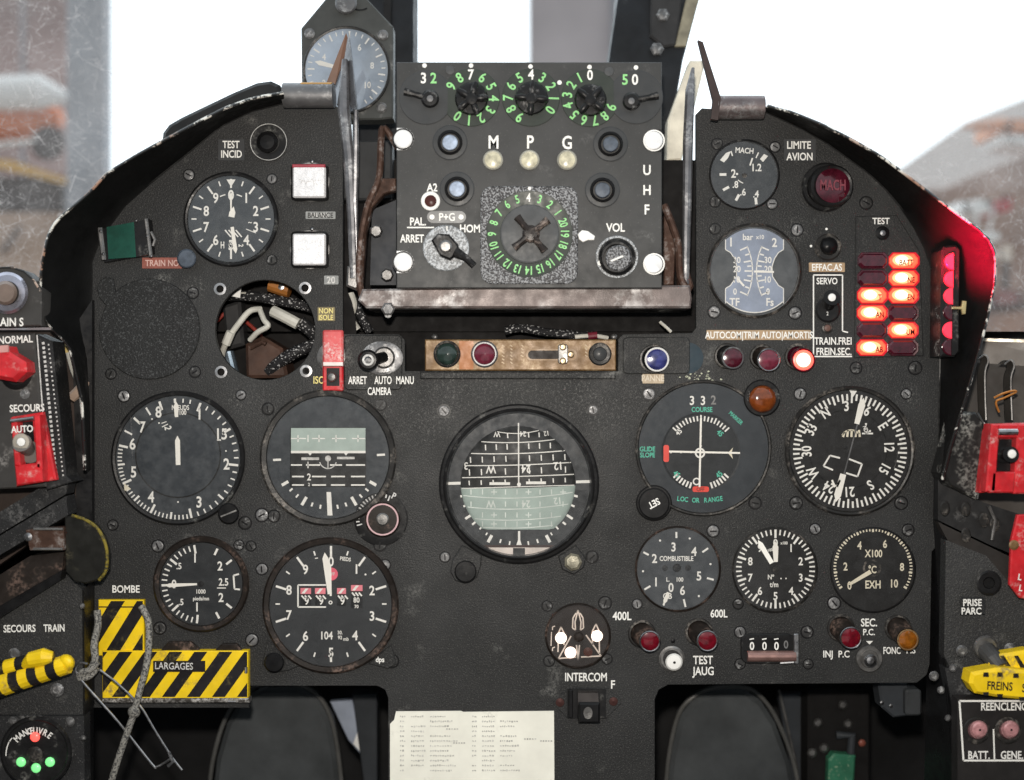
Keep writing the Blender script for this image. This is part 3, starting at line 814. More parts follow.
# 2 airspeed indicator
t = gauge("large grey airspeed dial with a plain inner disc and a cream arrow hand", 178, 458, 67, 61.5, DIAL_G, BEZ, 6, GLS2, cat="airspeed dial")
mb = MB(t); mb.lathe(178, 455, [(42.5, 1.3), (42.5, 1.9), (41.8, 2.2)], 64); mb.build("inner_disc", SMOOTH_D)
mb = MB(t); mb.ring(178, 455, 41.6, 43, 2.3, 64); mb.build("ring_groove", M("dark_groove", (.008, .008, .008), .5))
def f(mb, w):
    c = (178, 459)
    for a in (0,): pass
    for a in (-77, -47, -18, 22, 60): mb.tick(*c, a, 51.5, 60.5, 2.3, w)
    for a in (96, 167, 207, 246, -3): mb.tick(*c, a, 51 if a != -3 else 56, 60.5, 2.3, w)
    for a in (-62, -32): mb.tick(*c, a, 52, 60.5, 1.8, w)
    for a in (5, 12): mb.tick(*c, a, 56.5, 60.5, 1.4, w)
    for i in range(1, 5): mb.tick(*c, 22 + i * 7.6, 56, 60.5, 1.4, w)
    for i in range(1, 5): mb.tick(*c, 60 + i * 7.2, 56, 60.5, 1.4, w)
    for i in range(1, 10): mb.tick(*c, 96 + i * 7.1, 53.5 if i == 5 else 56, 60.5, 2 if i == 5 else 1.4, w)
    for i in range(1, 10): mb.tick(*c, 167 + i * 4, 53.5 if i == 5 else 56, 60.5, 2 if i == 5 else 1.3, w)
    for i in range(1, 10): mb.tick(*c, 207 + i * 3.9, 53.5 if i == 5 else 56, 60.5, 2 if i == 5 else 1.3, w)
    for i in range(1, 10): mb.tick(*c, 246 + i * 3.7, 53.5 if i == 5 else 56, 60.5, 2 if i == 5 else 1.3, w)
    for s, x, y in (("8", 158.5, 412), ("7", 142.5, 427), ("6", 132.5, 444), ("5", 133.5, 472), ("4", 151, 497), ("3", 199, 502), ("2", 226.5, 464), ("1", 199.5, 414), ("15", 222, 434)):
        mb.text(s, x, y, 10.5, w, 0, .82)
    mb.line(217, 440, 221, 440, 1.3, w)
    mb.text("NŒUDS", 180.5, 407.5, 4.6, w, 0, .72); mb.text("100", 183, 412.5, 4.4, w, 0, .8)
    mb.text("1", 164, 422.5, 5, w, 70); mb.text("2", 168, 428, 6.5, w, 80); mb.line(162, 427, 168, 424, .9, w)
    for x, y in ((152, 419), (159, 423), (178, 502), (226, 451)): mb.disc(x, y, .9, w, 8)
marks(t, f, W, w=2.4)
mb = MB(t); mb.poly([(124, 483), (131, 489), (124.5, 491)], 2.6); mb.build("bug_marker", CREAM)
mb = MB(t); mb.needle(178, 459, -2, 42, 58, 3.4, 5, 2.8); mb.build("needle", LUME)
mb = MB(t); mb.needle(178, 459, -1.5, -6, 23.5, 4.6, 5, 3.2); mb.build("needle", LUME)
knob(t, 228.5, 513.5, 10.5, 10, BLACK, True, name="setting_knob")

# 3 attitude indicator with a window
t = gauge("black horizon instrument with a pale rectangular window, right of the airspeed dial", 328, 457.5, 68, 60.5, DIAL_G, BEZ_W, 7, GLS2, cat="horizon indicator", name="horizon_indicator")
mb = MB(t); mb.box(290, 427.5, 366, 487, 0, 1.7, 0); mb.build("window_frame", BLACK)
mb = MB(t); mb.poly(rrect(291, 428, 365.5, 452), 2.0); mb.m = 1; mb.poly(rrect(291, 452, 365.5, 486), 2.0); mb.build("horizon_drum", [ADI_L, ADI_D])
def f(mb, w):
    mb.line(291, 452, 365.5, 452, 2.4, w)
    for x0, x1 in ((291, 306), (312, 325), (332, 346), (352, 365)):
        mb.line(x0, 438.5, x1, 438.5, 1.0, w)
    for x in (298, 308, 319, 336, 358): mb.line(x, 435, x, 442, 1.0, w)
    for y, q in ((465, ((291, 302), (306, 320), (330, 342), (346, 365))), (476.5, ((292, 304), (312, 326), (331, 345), (351, 365))), (485, ((292, 304), (312, 326), (331, 345), (351, 365)))):
        for a, b in q: mb.line(a, y, b, y, 1.5, w)
    mb.text("1", 308, 465, 6, w); mb.text("2", 309, 477, 6.5, w); mb.text("2", 309, 484.5, 3, w)
    for x in (310, 346): mb.poly([(x - 3, 452), (x + 3, 452), (x, 455.5)], w + .1)
marks(t, f, W, w=2.3)
def f(mb, w):
    for s in (-1, 1):
        mb.tick(329, 458, s * 92 if s < 0 else 86.5, 48, 56, 2.2, w)
        for a, r0, wd in ((120, 47, 3), (150, 45, 3)): mb.tick(329, 458, s * a, r0, 54.5, wd, w)
        for a in (130, 140, 160, 170): mb.tick(329, 458, s * a, 47.5, 51.5, 1.8, w)
    mb.poly([(326.5, 492), (331, 492), (332.5, 515.5), (327.5, 515.5)], w)
marks(t, f)
mb = MB(t); mb.box(301.5, 457.4, 319, 460, 2.4, 3.6); mb.box(337, 456.8, 354.5, 459.2, 2.4, 3.6); mb.disc(328, 458.5, 3, 3.7, 20)
mb.line(328, 461, 328, 468, 1, 3.2); mb.arc(328, 460, 8.5, 105, 255, 1.1, 3.2); mb.build("aircraft_symbol", WD)
mb = MB(t); mb.lathe(381, 519, [(27, 0), (27, 1), (25.5, 1.6), (17, 1.6)], 48, cap=False); mb.build("adjuster_plate", BEZ)
mb = MB(t)
for i in range(16): mb.tick(381, 519, -105 + i * 8.4, 21.5 if i % 5 else 19.5, 25, 1.3, 2.0)
mb.text("P", 394, 496, 6, 2.0, 25); mb.build("adjuster_scale", WD)
o = knob(t, 382.5, 519.5, 17.5, 9, BEZ_BR, name="adjuster_knob")
mb = MB(t); mb.ring(382.5, 519.5, 14.4, 15.9, 9.6); mb.build("ring_mark", M("pink_ring", (.55, .36, .38), .6), o)
mb = MB(t); mb.lathe(382.5, 519.5, [(6.5, 9), (6.5, 11), (5, 12), (.1, 12.2)], 20, cap=False); mb.build("cap", STEEL_D, o)

# 4 centre ball horizon
t = thing("horizon_indicator", "big gridded ball horizon in the middle of the panel, black above and grey green below", "horizon indicator", 519, 484)
mb = MB(t); mb.lathe(519, 484, [(80, 0), (80, 2.5), (78, 4.5), (75.5, 5), (74.5, 12), (73, 13.4), (71.5, 12.5), (70.5, 0.8)], 80, cap=False)
mb.build("bezel", BEZ)
for q in ([(450, 572), (452, 560), (462, 545), (482, 555), (481, 566), (477, 578), (465, 584), (455, 581)], [(558, 556), (576, 545), (586, 558), (584, 568), (574, 575), (562, 570)]):
    mb = MB(t); mb.prism(q, 0, 2.4, 1.2); mb.build("lug", P)
mb = MB(t); mb.disc(519, 484, 72, .9, 72); mb.build("dial_face", M("horizon_surround", (.046, .050, .056), .5, var=.1))
mb = MB(t); mb.poly([(519 + 70 * math.sin(R(a)), 484 - 70 * math.cos(R(a))) for a in range(95, 266, 5)], 1.3); mb.build("lower_mask", DIAL_M)
BX, BY, BR = 518, 483.5, 57.5
dr = lambda x, y: 1.8 + 9 * math.sqrt(max(0, 1 - ((x - BX) ** 2 + (y - BY) ** 2) / (BR * BR)))
hor = lambda x: 486.5 - .02 * (x - 518) + 1.6 * (1 - ((x - 518) / 57) ** 2)
def half(up):
    mb = MB(t); mb.drape = dr
    n = 28
    rows = []
    for j in range(13):
        row = []
        for i in range(n + 1):
            # x across the chord, y between horizon and rim
            u = -1 + 2 * i / n
            x = BX + BR * .999 * math.sin(u * math.pi / 2)
            c = math.sqrt(max(0, BR ** 2 - (x - BX) ** 2))
            h0 = max(BY - c, min(BY + c, hor(x)))
            end = (BY - c) if up else min(BY + c, 529.5)
            if not up: end = max(end, h0)
            else: end = max(end, 424.5) if h0 > 424.5 else h0
            row.append((x, h0 + (end - h0) * j / 12))
        rows.append(row)
    vs = [mb.pt(x, y, 0) for r_ in rows for x, y in r_]
    mb.add(vs, [[j * (n + 1) + i, j * (n + 1) + i + 1, (j + 1) * (n + 1) + i + 1, (j + 1) * (n + 1) + i] for j in range(12) for i in range(n)])
    return mb
half(True).build("ball_upper", ADI_D, angle=80); half(False).build("ball_lower", ADI_L, angle=80)
def chord(y): return math.sqrt(max(0, (BR - 1) ** 2 - (y - BY) ** 2))
def gridlines(mb, w):
    for y, wd in ((431, .8), (440.5, .9), (452, .95), (464, .95), (476, .95), (486.8, .8)):
        c = chord(y); pts = []
        for i in range(25):
            x = BX - c + 2 * c * i / 24
            pts.append((x, y - .03 * (x - BX) + 2.4 * (1 - ((x - BX) / (c + .1)) ** 2) * (486 - y) / 55 + 0))
        mb.pline(pts, wd, w)
    for y0, step, hh in ((426, 8, 3), (435.5, 10.5, 4.6), (446.5, 10.8, 5.6), (458.5, 11.8, 5.8), (471, 12, 6.2), (481.5, 12, 4.6)):
        c = chord(y0) - 2
        for k in range(-5, 6):
            x = BX - 1 + k * step - .02 * (y0 - 486)
            if abs(x - BX) < c and k and not (y0 in (435.5, 471) and k in (-2, 3)): mb.line(x + (y0 - 486) * .0, y0 - hh / 2 - .03 * (x - BX), x + .3, y0 + hh / 2 - .03 * (x - BX), 1.2, w)
    mb.line(518.5, 423, 518.7, 486, 1.3, w, 20)
    mb.text("W", 497, 434.5, 5, w, 180); mb.text("24", 523, 434, 5, w, 180); mb.text("12", 546, 433.5, 4.5, w, 172)
    mb.text("W", 491, 469.5, 7.5, w, 180); mb.text("24", 526, 469, 7.5, w, 180); mb.text("12", 557.5, 466, 7.5, w, 175); mb.text("3", 466, 466, 7, w, 180)
mb = MB(t); mb.drape = dr; gridlines(mb, .35); mb.build("ball_markings", W)
mb = MB(t); mb.drape = dr
for y in (498, 509, 520, 528):
    c = chord(y); pts = [(BX - c + 2 * c * i / 24, y + 1.5 * ((BX - c + 2 * c * i / 24 - BX) / 57) ** 2 * -3 - .03 * (-c + 2 * c * i / 24)) for i in range(25)]
    mb.pline(pts, .9, .35)
for y0 in (492, 504, 515, 524):
    c = chord(y0) - 3
    for k in range(-4, 5):
        x = BX - 1 + k * 11.5
        if abs(x - BX) < c and not (y0 == 504 and k in (-2, -3, 1, 3)):
            mb.line(x, y0 - 2.6, x, y0 + 2.6, 1.0, .35)
            if k in (-2, 1, 4) and y0 != 504: mb.line(x - 3, y0, x + 3, y0, 1.0, .35)
mb.text("W", 491, 504, 7, .35, 180); mb.text("24", 526, 504, 7, .35, 180); mb.text("12", 557, 501, 6.5, .35, 175)
mb.build("ball_markings", M("pale_lettering", (.66, .72, .69), .6))
def f(mb, w):
    for s in (-1, 1):
        mb.line(519 + s * 57, 482.5 - s * .6, 519 + s * 71, 482.5 - s * 1, 2.8, w)
        for a, r0, r1, wd in ((102, 56, 60, 2.2), (112, 56, 60, 2), (123, 57, 64, 2.4), (139, 56, 60, 1.6), (131, 58, 62, 2), (152, 58, 66, 3), (147, 58, 61, 1.4), (162, 58, 62, 1.7), (171, 58, 62, 1.5)):
            mb.tick(519, 484, s * a, r0, r1, wd, w)
    mb.poly([(518, 531), (520.2, 531), (520.2, 540), (522, 546), (516, 546), (518, 540)], w)
marks(t, f, W, w=1.6)
mb = MB(t); mb.box(489.5, 482.3, 510, 485, 10, 12); mb.box(526, 481.5, 546, 484.2, 10, 12); mb.disc(519, 484.5, 2, 12, 14)
mb.build("aircraft_symbol", W)
mb = MB(t); mb.poly([(484, 547), (553, 547), (545, 552), (530, 556), (519, 557), (500, 554)], 1.7); mb.build("slip_ball_tube", M("slip_tube", (.62, .56, .52), .35))
mb = MB(t); mb.poly(rrect(482, 545, 554, 547.5), 1.9); mb.build("tube_top_bar", M("tube_bar", (.05, .02, .015), .5))  # dark brown bar along the top edge of the tube
mb = MB(t); mb.poly(rrect(513, 548, 525, 556), 2.0); mb.build("slip_ball", BLACK)
mb = MB(t); mb.disc(519, 484, 72.5, 12.6, 64); mb.build("glass", GLS2)
knob(t, 465.5, 571.5, 11, 12, BEZ, name="setting_knob")
mb = MB(t); mb.lathe(573, 562, [(9, 3), (9, 8), (6.5, 10.5), (.1, 11)], 7, cap=False); mb.build("caging_knob", M("worn_brass_knob", (.33, .31, .24), .4, metal=.5, var=.5, vscale=90, bump=.3))

# 5 course / glide slope indicator
t = thing("course_indicator", "round course deviation dial with green lettering and red flags, below the blue button", "course indicator", 704, 449)
mb = MB(t); mb.lathe(703.5, 448, [(68, 0), (68, 3.5), (66.8, 5.2), (65.4, 5), (64.5, 1.2)], 72, cap=False); mb.build("bezel", BEZ_W)
mb = MB(t); mb.lathe(762, 398, [(18.5, 0), (18.5, 4.2), (17, 6), (13, 6)], 40, cap=False); mb.build("lobe", BEZ)
mb = MB(t); mb.lathe(654, 503, [(18, 0), (18, 3.5), (16.5, 5), (10, 5)], 40, cap=False); mb.build("lobe", BEZ)
mb = MB(t); mb.disc(703.5, 448, 64.8, 1.2, 64); mb.build("dial_face", DIAL_G)
mb = MB(t); mb.lathe(701, 452, [(39.5, 1.3), (39.5, 1.9), (38, 1.6), (37.5, 1.35)], 60); mb.m = 0; mb.build("inner_disc", DIAL_M)
def f(mb, w):
    for a in range(-48, 49, 6): mb.tick(701, 453, a, 32, 37 if a % 24 else 38, 1.5, w)
    for a in list(range(-48, -12, 6)) + list(range(18, 49, 6)): mb.tick(701, 453, 180 + a, 31, 37, 1.8, w)
    for d in (10, 20, 30):
        mb.disc(701 - d, 452.5, .9, w, 8); mb.disc(701, 452 - d + 4, .9, w, 8)
    mb.ring(700, 453, 3.4, 5.2, w + 1.9, 24)
    mb.text("3", 692, 400.5, 8.5, w); mb.text("3", 703, 400.5, 8.5, w)
    mb.ring(696.5, 481.5, 2.4, 3.8, w, 16); mb.text("45", 678.5, 432, 5, w, -45)
marks(t, f, W, w=2.1)
mb = MB(t); mb.text("2", 713.5, 400, 8.5, 2.1); mb.build("dial_markings", M("dim_lettering", (.2, .2, .2), .6))
def f(mb, w):
    mb.text("COURSE", 702, 409.5, 4.6, w, 0, .82); mb.text("GLIDE", 647.5, 449, 4.6, w, 0, .85); mb.text("SLOPE", 647.5, 455, 4.6, w, 0, .8)
    for i, ch in enumerate("LOC OR RANGE"): mb.text(ch, 678.5 + i * 3.9, 498.5 + 1.8 * math.sin(math.pi * (i / 11)), 4.6, w, 8 - i * 1.6, .8) if ch != " " else None
    mb.text("MARKER", 736, 418, 3.8, w, 43, .8); mb.text("45", 720, 433, 5, w, 45); mb.text("45", 676.5, 474, 5, w, 40); mb.text("45", 719, 474.5, 5, w, -45)
marks(t, f, TEAL, w=2.1)
mb = MB(t); mb.line(669, 451.5, 740, 453, 1.9, 3.6); mb.build("glide_needle", LUME)
mb = MB(t); mb.line(701, 418, 699.5, 487, 1.9, 3.4); mb.build("course_needle", LUME)
mb = MB(t); mb.poly([(728, 453), (733, 447.5), (731.5, 453), (733, 459)], 3.0); mb.build("pointer", CREAM)
mb = MB(t); mb.prism(rrect(663.5, 445, 669, 462, 2), 2.2, 3); mb.build("red_flag", REDF)
mb = MB(t); mb.prism(rrect(692.5, 486.5, 709, 492, 2), 2.2, 3); mb.build("red_flag", REDF)
mb = MB(t); mb.text("OFF", 700.5, 489.3, 3.6, 3.2); mb.build("lettering", M("flag_text", (.15, .03, .02), .6))
mb = MB(t); mb.disc(703.5, 448, 65, 4.2, 64); mb.build("glass", GLS)
o = knob(t, 654, 503.5, 15.5, 12, RUBBER, name="set_knob")
mb = MB(t); mb.text("SET", 654, 503.5, 6.5, 12.6, 152, .8); mb.build("lettering", W, o)
mb = MB(t); mb.lathe(762.5, 399, [(13.5, 5), (13.5, 9), (11.5, 12), (8, 14), (4, 15), (.1, 15.2)], 32, cap=False); mb.build("marker_lamp", AMBER, label="round amber marker lamp", angle=70)

# 6 compass
t = gauge("black compass dial with a white degree ring and a long double hand", 850, 451, 65, 60, DIAL, BEZ_W, 6, GLS, cat="compass", name="compass")
mb = MB(t); mb.ring(848, 449, 38.5, 39.6, 1.5, 64); mb.build("ring_groove", M("groove", (.008, .008, .008), .5))
def f(mb, w):
    for i in range(72): mb.tick(850, 451, i * 5 + 2, 50.5 if i % 2 else 48, 57, 1.9, w)
    C = (847.5, 449)
    for i, s in enumerate(["3", "6", "E", "12", "15", "S", "21", "24", "W", "30", "33", "N"]):
        a = -3 + i * 30 + (0 if i else 0)
        a = {"3": -2, "6": 28, "E": 58, "12": 88, "15": 118, "S": 147, "21": 177, "24": 207, "W": 237, "30": 267, "33": 297, "N": 327}[s]
        mb.text(s, C[0] + 41.5 * math.sin(R(a)) + .4, C[1] - 43 * math.cos(R(a)), 9.5, w, a, .8)
    mb.poly([(849.5, 390.5), (857, 391), (853, 397)], w + .2)
    for q in ([(840, 458), (830, 455.5), (823.5, 466), (833, 470)], [(849, 459), (862, 464), (857.5, 476.5), (846, 473)]): mb.pline(q, 1.7, w)
    for k in range(2): mb.disc(866 + k * 4, 424 + k * 7, 1.1, w, 8)
    mb.text("NDB", 866, 430, 4, w, 70, .7); mb.line(862, 433.5, 873, 433.5, 1.6, w)
marks(t, f, W, w=1.7)
mb = MB(t)
for k in range(5): mb.line(843 + k * 4.2, 437, 844.5 + k * 3.6, 430 + (k == 0) * 2, 2.2, 1.9)
mb.arc(851, 440, 10, -62, 55, 1.5, 1.9); mb.build("aircraft_mark", CREAM)
mb = MB(t)
mb.needle(850, 449, 15, 26, 53, 5, 7, 3); mb.needle(850, 449, 195, 26, 55, 6, 7, 3)
for s in (-1, 1): mb.line(836 + s * 4, 480, 836 + s * 1, 487, 2, 3)
mb.build("needle", LUME)
mb = MB(t); mb.line(843, 478, 858, 422, 1.4, 2.6); mb.build("needle_shaft", GUN)
mb = MB(t); mb.lathe(846, 447.5, [(2, 2), (2, 3.4), (.1, 3.6)], 12, cap=False); mb.build("hub", BLACK)

# 7 vertical speed
t = gauge("small dark vertical speed dial with its hand at zero, above the striped plates", 201, 584, 48, 41, DIAL_M, BEZ_BR, 7, GLS, cat="vertical speed dial")
def f(mb, w):
    for i in range(-10, 11):
        a = -92 + i * 8.2
        big = i % 5 == 0
        mb.tick(201, 584, a, 31 if big else 34, 39.5, 2.2 if big else 1.4, w)
    for a in (25, 52, 128, 152): mb.tick(201, 584, a, 32, 39, 2.2, w)
    mb.pline([(239, 574), (233.5, 575.5), (234.5, 589), (240, 589.5)], 1.7, w)
    for s, x, y, h in (("1", 195, 558, 8.5), ("1", 197, 607, 8.5), ("2", 220, 566, 8.5), ("2", 221, 597.5, 8.5), ("0", 174, 584, 8), (".5", 179, 566, 6), (".5", 181, 602, 6)): mb.text(s, x, y, h, w)
    mb.text("2.5", 223.5, 582, 7, w, 0, .8); mb.line(217, 588, 226, 588, 1, w)
    mb.text("1000", 201, 591.5, 4, w); mb.text("pieds/mn", 201, 598.5, 3.6, w, 0, .85)
marks(t, f)
mb = MB(t); mb.needle(201, 584, -92.5, 4, 36, 2.0, 4, 3); mb.build("needle", LUME)
mb = MB(t); mb.lathe(201, 584, [(3, 1.5), (3, 3.4), (.1, 3.7)], 14, cap=False); mb.build("hub", BLACK)

# 8 altimeter
t = gauge("large black altimeter with red and white drum counters, left of the blank centre panel", 330.5, 605.5, 68, 60.5, DIAL_M, BEZ_BR, 7, GLS, cat="altimeter", name="altimeter")
mb = MB(t); mb.prism([(262, 664), (267, 640), (285, 655), (300, 666), (288, 671), (270, 673)], 0, 2.4, 1); mb.build("lug", P)
mb = MB(t); mb.prism([(368, 664), (384, 650), (391, 645), (397, 664), (388, 669)], 0, 2.4, 1); mb.build("lug", P)
def f(mb, w):
    for i in range(10):
        mb.tick(331, 604, i * 36, 47, 58, 2.2, w); mb.tick(331, 604, i * 36 + 18, 51, 55.5, 1.5, w)
    for i, (x, y) in enumerate([(331, 561.5), (356.5, 569), (372, 590.5), (372, 616), (355, 635.5), (331, 652.5), (305.5, 636), (289, 615), (289, 590), (305.5, 569.5)]):
        mb.text(str(i), x, y, 9, w)
    mb.text("104", 327, 635.5, 7.5, w, 0, .8); mb.text("mb", 346, 639, 3.4, w); mb.text("30.", 340, 632.5, 3.4, w); mb.text("92", 340, 637.5, 3.4, w)
    mb.text("PIEDS", 345.5, 559, 3.6, w, 8, .85); mb.line(315, 558.5, 318, 558, 1, w)
    mb.pline([(326, 585), (298, 585), (298, 607), (326, 607)], 1.5, w); mb.ring(330.5, 602.5, 1, 2, w, 14); mb.disc(365.5, 574.5, 1, w, 8)
marks(t, f)
for i, (x0, x1) in enumerate(((300.5, 311), (315, 325.5), (337, 346), (351, 362.5))):
    mb = MB(t); mb.poly(rrect(x0, 587 if i < 3 else 584, x1, 606 if i < 3 else 608), 1.5)
    mb.m = 1
    top = 588 if i < 3 else 585
    mb.poly(rrect(x0, top, x1, top + 6), 1.7)
    mb.m = 2; mb.poly([(x0 + 1, top + 5.5), (x0 + 5, top + .5), (x0 + 8, top + .5), (x0 + 4, top + 5.5)], 1.9)
    for k in range(3): mb.line(x0 + 1 + k * 3.4, top + 7.5, x0 + 4 + k * 3.4, top + 11, 1.6, 1.8)
    if i < 3: mb.text("9", (x0 + x1) / 2 + 1, 601, 7, 1.8, 0, .9)
    else: mb.text("80", 356.5, 600, 5, 1.8, 0, .85); mb.text("70", 356.5, 606.5, 3.2, 1.8, 0, .9)
    mb.build("counter_drum", [BLACK, PINK, W])
mb = MB(t); mb.disc(331.5, 574, 6.4, 2.0, 24); mb.build("red_flag", M("altimeter_flag", (.72, .10, .16), .5))
mb = MB(t); mb.text("OFF", 331.5, 574, 3, 2.2); mb.build("lettering", WD)
mb = MB(t); mb.needle(331, 604, -7, 10, 52, 4.2, 6, 3); mb.needle(331, 604, -2, 8, 40, 2.0, 3, 2.7); mb.build("needle", LUME)
knob(t, 274, 662.5, 10, 11, BLACK, name="setting_knob")
mb = MB(t); mb.text("dps", 380, 659.5, 5, 3.3); mb.build("lettering", W)

# 9 fuel quantity
t = gauge("grey fuel gauge marked COMBUSTIBLE, right of the centre horizon's lower edge", 678, 569, 43, 40.5, DIAL_G, BEZ_BR, 4.5, GLS2, cat="fuel gauge")
def f(mb, w):
    for a, r0 in ((-1, 32), (-62, 32), (55, 31), (105, 31), (167, 30), (201, 28), (239, 31)): mb.tick(677, 570, a, r0, 38, 1.9, w)
    for a in (-30, 22, 80, 140, -92): mb.disc(677 + 34 * math.sin(R(a)), 570 - 34 * math.cos(R(a)), 1.1, w, 10)
    for s, x, y in (("3", 673.5, 547), ("4", 694, 551.5), ("5", 699, 576), ("6", 682.5, 590.5), ("1", 656, 582), ("2", 654.5, 558.5), ("0", 671, 587.5)): mb.text(s, x, y, 8.5, w)
    mb.text("COMBUSTIBLE", 676.5, 558.5, 4.6, w, 0, .78); mb.text("L.", 668, 579.5, 4, w); mb.text("100", 680, 579.5, 4, w); mb.text("GB", 667.5, 596, 5.5, w)
marks(t, f)
mb = MB(t); mb.needle(677, 570, 201, 24, 37, 3, 4, 2.6); mb.build("needle", LUME)
mb = MB(t)
for x in (665, 677, 688): mb.lathe(x, 568, [(3 if x != 677 else 4.3, 1.3), (3, 2.6), (.1, 2.8)], 14, cap=False)
mb.build("hub", BLACK)

# 10 engine rpm
t = gauge("black engine speed dial with two short thick hands, between fuel and exhaust dials", 775, 570, 43, 40.5, DIAL, BEZ_W, 4.5, GLS, cat="rev counter")
def f(mb, w):
    for i in range(50): mb.tick(775.5, 569, i * 7.2, 31 if i % 5 == 0 else 34, 39.5, 2.2 if i % 5 == 0 else 1.5, w)
    for i in range(10): mb.text(str(i), 775.5 + 26.5 * math.sin(R(i * 36)), 569.5 - 26.5 * math.cos(R(i * 36)), 7.5, w)
    mb.text("Nº", 771, 577, 4.6, w); mb.text("t/m", 774, 584.5, 5, w); mb.text("x100", 784, 543, 2.8, w); mb.text("x1000", 770, 550, 2.8, w, -12)
    for x in (781, 786): mb.disc(x, 578.5, .8, w, 8)
marks(t, f)
mb = MB(t); mb.needle(776, 570, -31, 8, 35, 4.6, 5, 3); mb.needle(776, 569, -1.5, 7, 28, 4, 6, 2.6); mb.build("needle", LUME)
mb = MB(t); mb.lathe(776, 570, [(3.4, 1.3), (3.2, 2.2), (.1, 2.4)], 14, cap=False); mb.build("hub", BEZ_W)

# 11 exhaust temperature
t = gauge("black exhaust temperature dial marked EXH with cream figures and hand", 873, 570, 43, 41, DIAL, BEZ, 4.5, GLS, cat="temperature gauge")
def f(mb, w):
    for i in range(51): mb.tick(873, 568, -121 + i * 4.84, 36 if i % 5 == 0 else 36.8, 39.5, 2.0 if i % 5 == 0 else 1.35, w)
    for s, x, y in (("4", 859.5, 545.5), ("6", 885, 544), ("2", 845.5, 566.5), ("8", 902, 567), ("0", 849.5, 585.5), ("10", 894.5, 583.5)): mb.text(s, x, y, 7.5, w, 0, .78)
    mb.text("X100", 873.5, 553.5, 7, w, 0, .76); mb.text("°C", 872.5, 569.5, 7, w, 0, .74); mb.text("EXH", 873, 584.5, 7.5, w, 0, .76)
marks(t, f, CREAM)
mb = MB(t); mb.ring(872, 568, 7, 9.2, 1.5, 28); mb.lathe(872, 568, [(4.5, 1.3), (4.2, 1.5)], 20); mb.build("hub", BEZ_W)
mb = MB(t); mb.needle(875, 569, 239, 5, 31, 4.4, 3, 2.8); mb.build("needle", CREAM)

# 12 mach meter
t = gauge("small dark grey MACH dial with few figures, above the pale blue pressure gauge", 744.5, 174.5, 35.5, 33.5, DIAL_M, BEZ, 3.5, GLS2, cat="mach meter")
def f(mb, w):
    for x, y, a in ((723, 174.5, 90), (726, 188.5, 62), (737.5, 197.5, 28), (756, 201, -6)): mb.tick(x, y, a, -3.4, 3.4, 2.6, w)
    mb.text("2", 733.5, 173.5, 8, w); mb.text(".8", 735.5, 184.5, 6.5, w); mb.text(".6", 743, 192, 6.5, w); mb.text(".4", 756, 194, 6.5, w); mb.text("1.2", 768 - 11, 167.5, 7, w)
    mb.text("MACH", 744.5, 150.5, 5.2, w, 4, .85)
    mb.line(752.5, 158, 750, 165.5, 1.6, w); mb.poly([(720, 160), (726, 153), (731, 151), (728, 158), (724, 162.5)], w); mb.line(731, 151, 732.5, 156, 1.3, w)
    mb.poly([(760, 159), (764, 154), (768, 156), (763, 162)], w); mb.line(758.5, 152.5, 756, 158, 1.2, w)
    mb.disc(737 - 0, 174, 1.2, w, 8); mb.arc(748, 170, 14, 200, 225, 1, w)
marks(t, f)
mb = MB(t); mb.lathe(744.5, 175.5, [(2.6, 1.3), (2.4, 2), (.1, 2.2)], 14, cap=False); mb.build("hub", BEZ_W)

# 13 double hydraulic pressure gauge
t = gauge("round twin pressure gauge with a pale blue hourglass scale reading bar", 754.5, 270.5, 47.5, 43.5, M("glassy_grey_dial", (.085, .09, .096), .4, var=.3, vscale=30), BEZ_W, 5, GLS2, rim=STEEL_D, cat="pressure gauge")
L = [(-29, 33), (-29, 18), (-24, 15), (-18, 6), (-17.5, -4), (-20, -12), (-24, -18), (-29, -21), (-29, -31)]
body = [(754.5 + x, 270.5 + y) for x, y in L] + [(754.5 + 42 * math.sin(R(a)), 270.5 - 42 * math.cos(R(a))) for a in range(-42, 43, 7)] + [(754.5 - x, 270.5 + y) for x, y in L[::-1]] + [(754.5 + 42 * math.sin(R(a)), 270.5 - 42 * math.cos(R(a))) for a in range(138, 223, 7)]
mb = MB(t); mb.poly(body, 1.5); mb.build("blue_scale_plate", DIAL_B)
def f(mb, w):
    mb.pline([(754.5 + x, 270.5 + y) for x, y in L], .9, w); mb.pline([(754.5 - x, 270.5 + y) for x, y in L], .9, w)
    mb.arc(754.5, 270.5, 42, 138, 222, 1.0, w)
    mb.text("1", 731, 242, 8.5, w); mb.text("2", 774.5, 242.5, 8.5, w); mb.text("bar", 748, 237, 6, w, 0, .9); mb.text("x10", 760, 237, 4, w, 0, .9)
    for s, y in (("30", 260), ("20", 269), ("10", 279.5), ("0", 291.5)):
        mb.text(s, 737 if s != "0" else 735, y, 6, w, 0, .85); mb.text(s, 768, y, 6, w, 0, .85)
    mb.text("TF", 734.5, 302, 7.5, w, 0, .85); mb.text("Fs", 770, 302, 7.5, w, 0, .85)
    for s in (-1, 1):
        mb.arc(754.5 + s * 61, 271, 59, -90 * s - 25, -90 * s + 25, 1.1, w)
        for a in (-24, -17, -10, -5, 0, 5, 10, 17, 24):
            mb.tick(754.5 + s * 61, 271, -90 * s + a, 51 if a % 2 == 0 else 54, 59, 1.5, w)
marks(t, f, W, w=1.8)
mb = MB(t); mb.line(737, 278, 744, 286, 2, 2.4); mb.build("needle", LUME)
mb = MB(t); mb.line(754, 271.5, 774, 272, 2, 2.4); mb.build("needle", LUME)

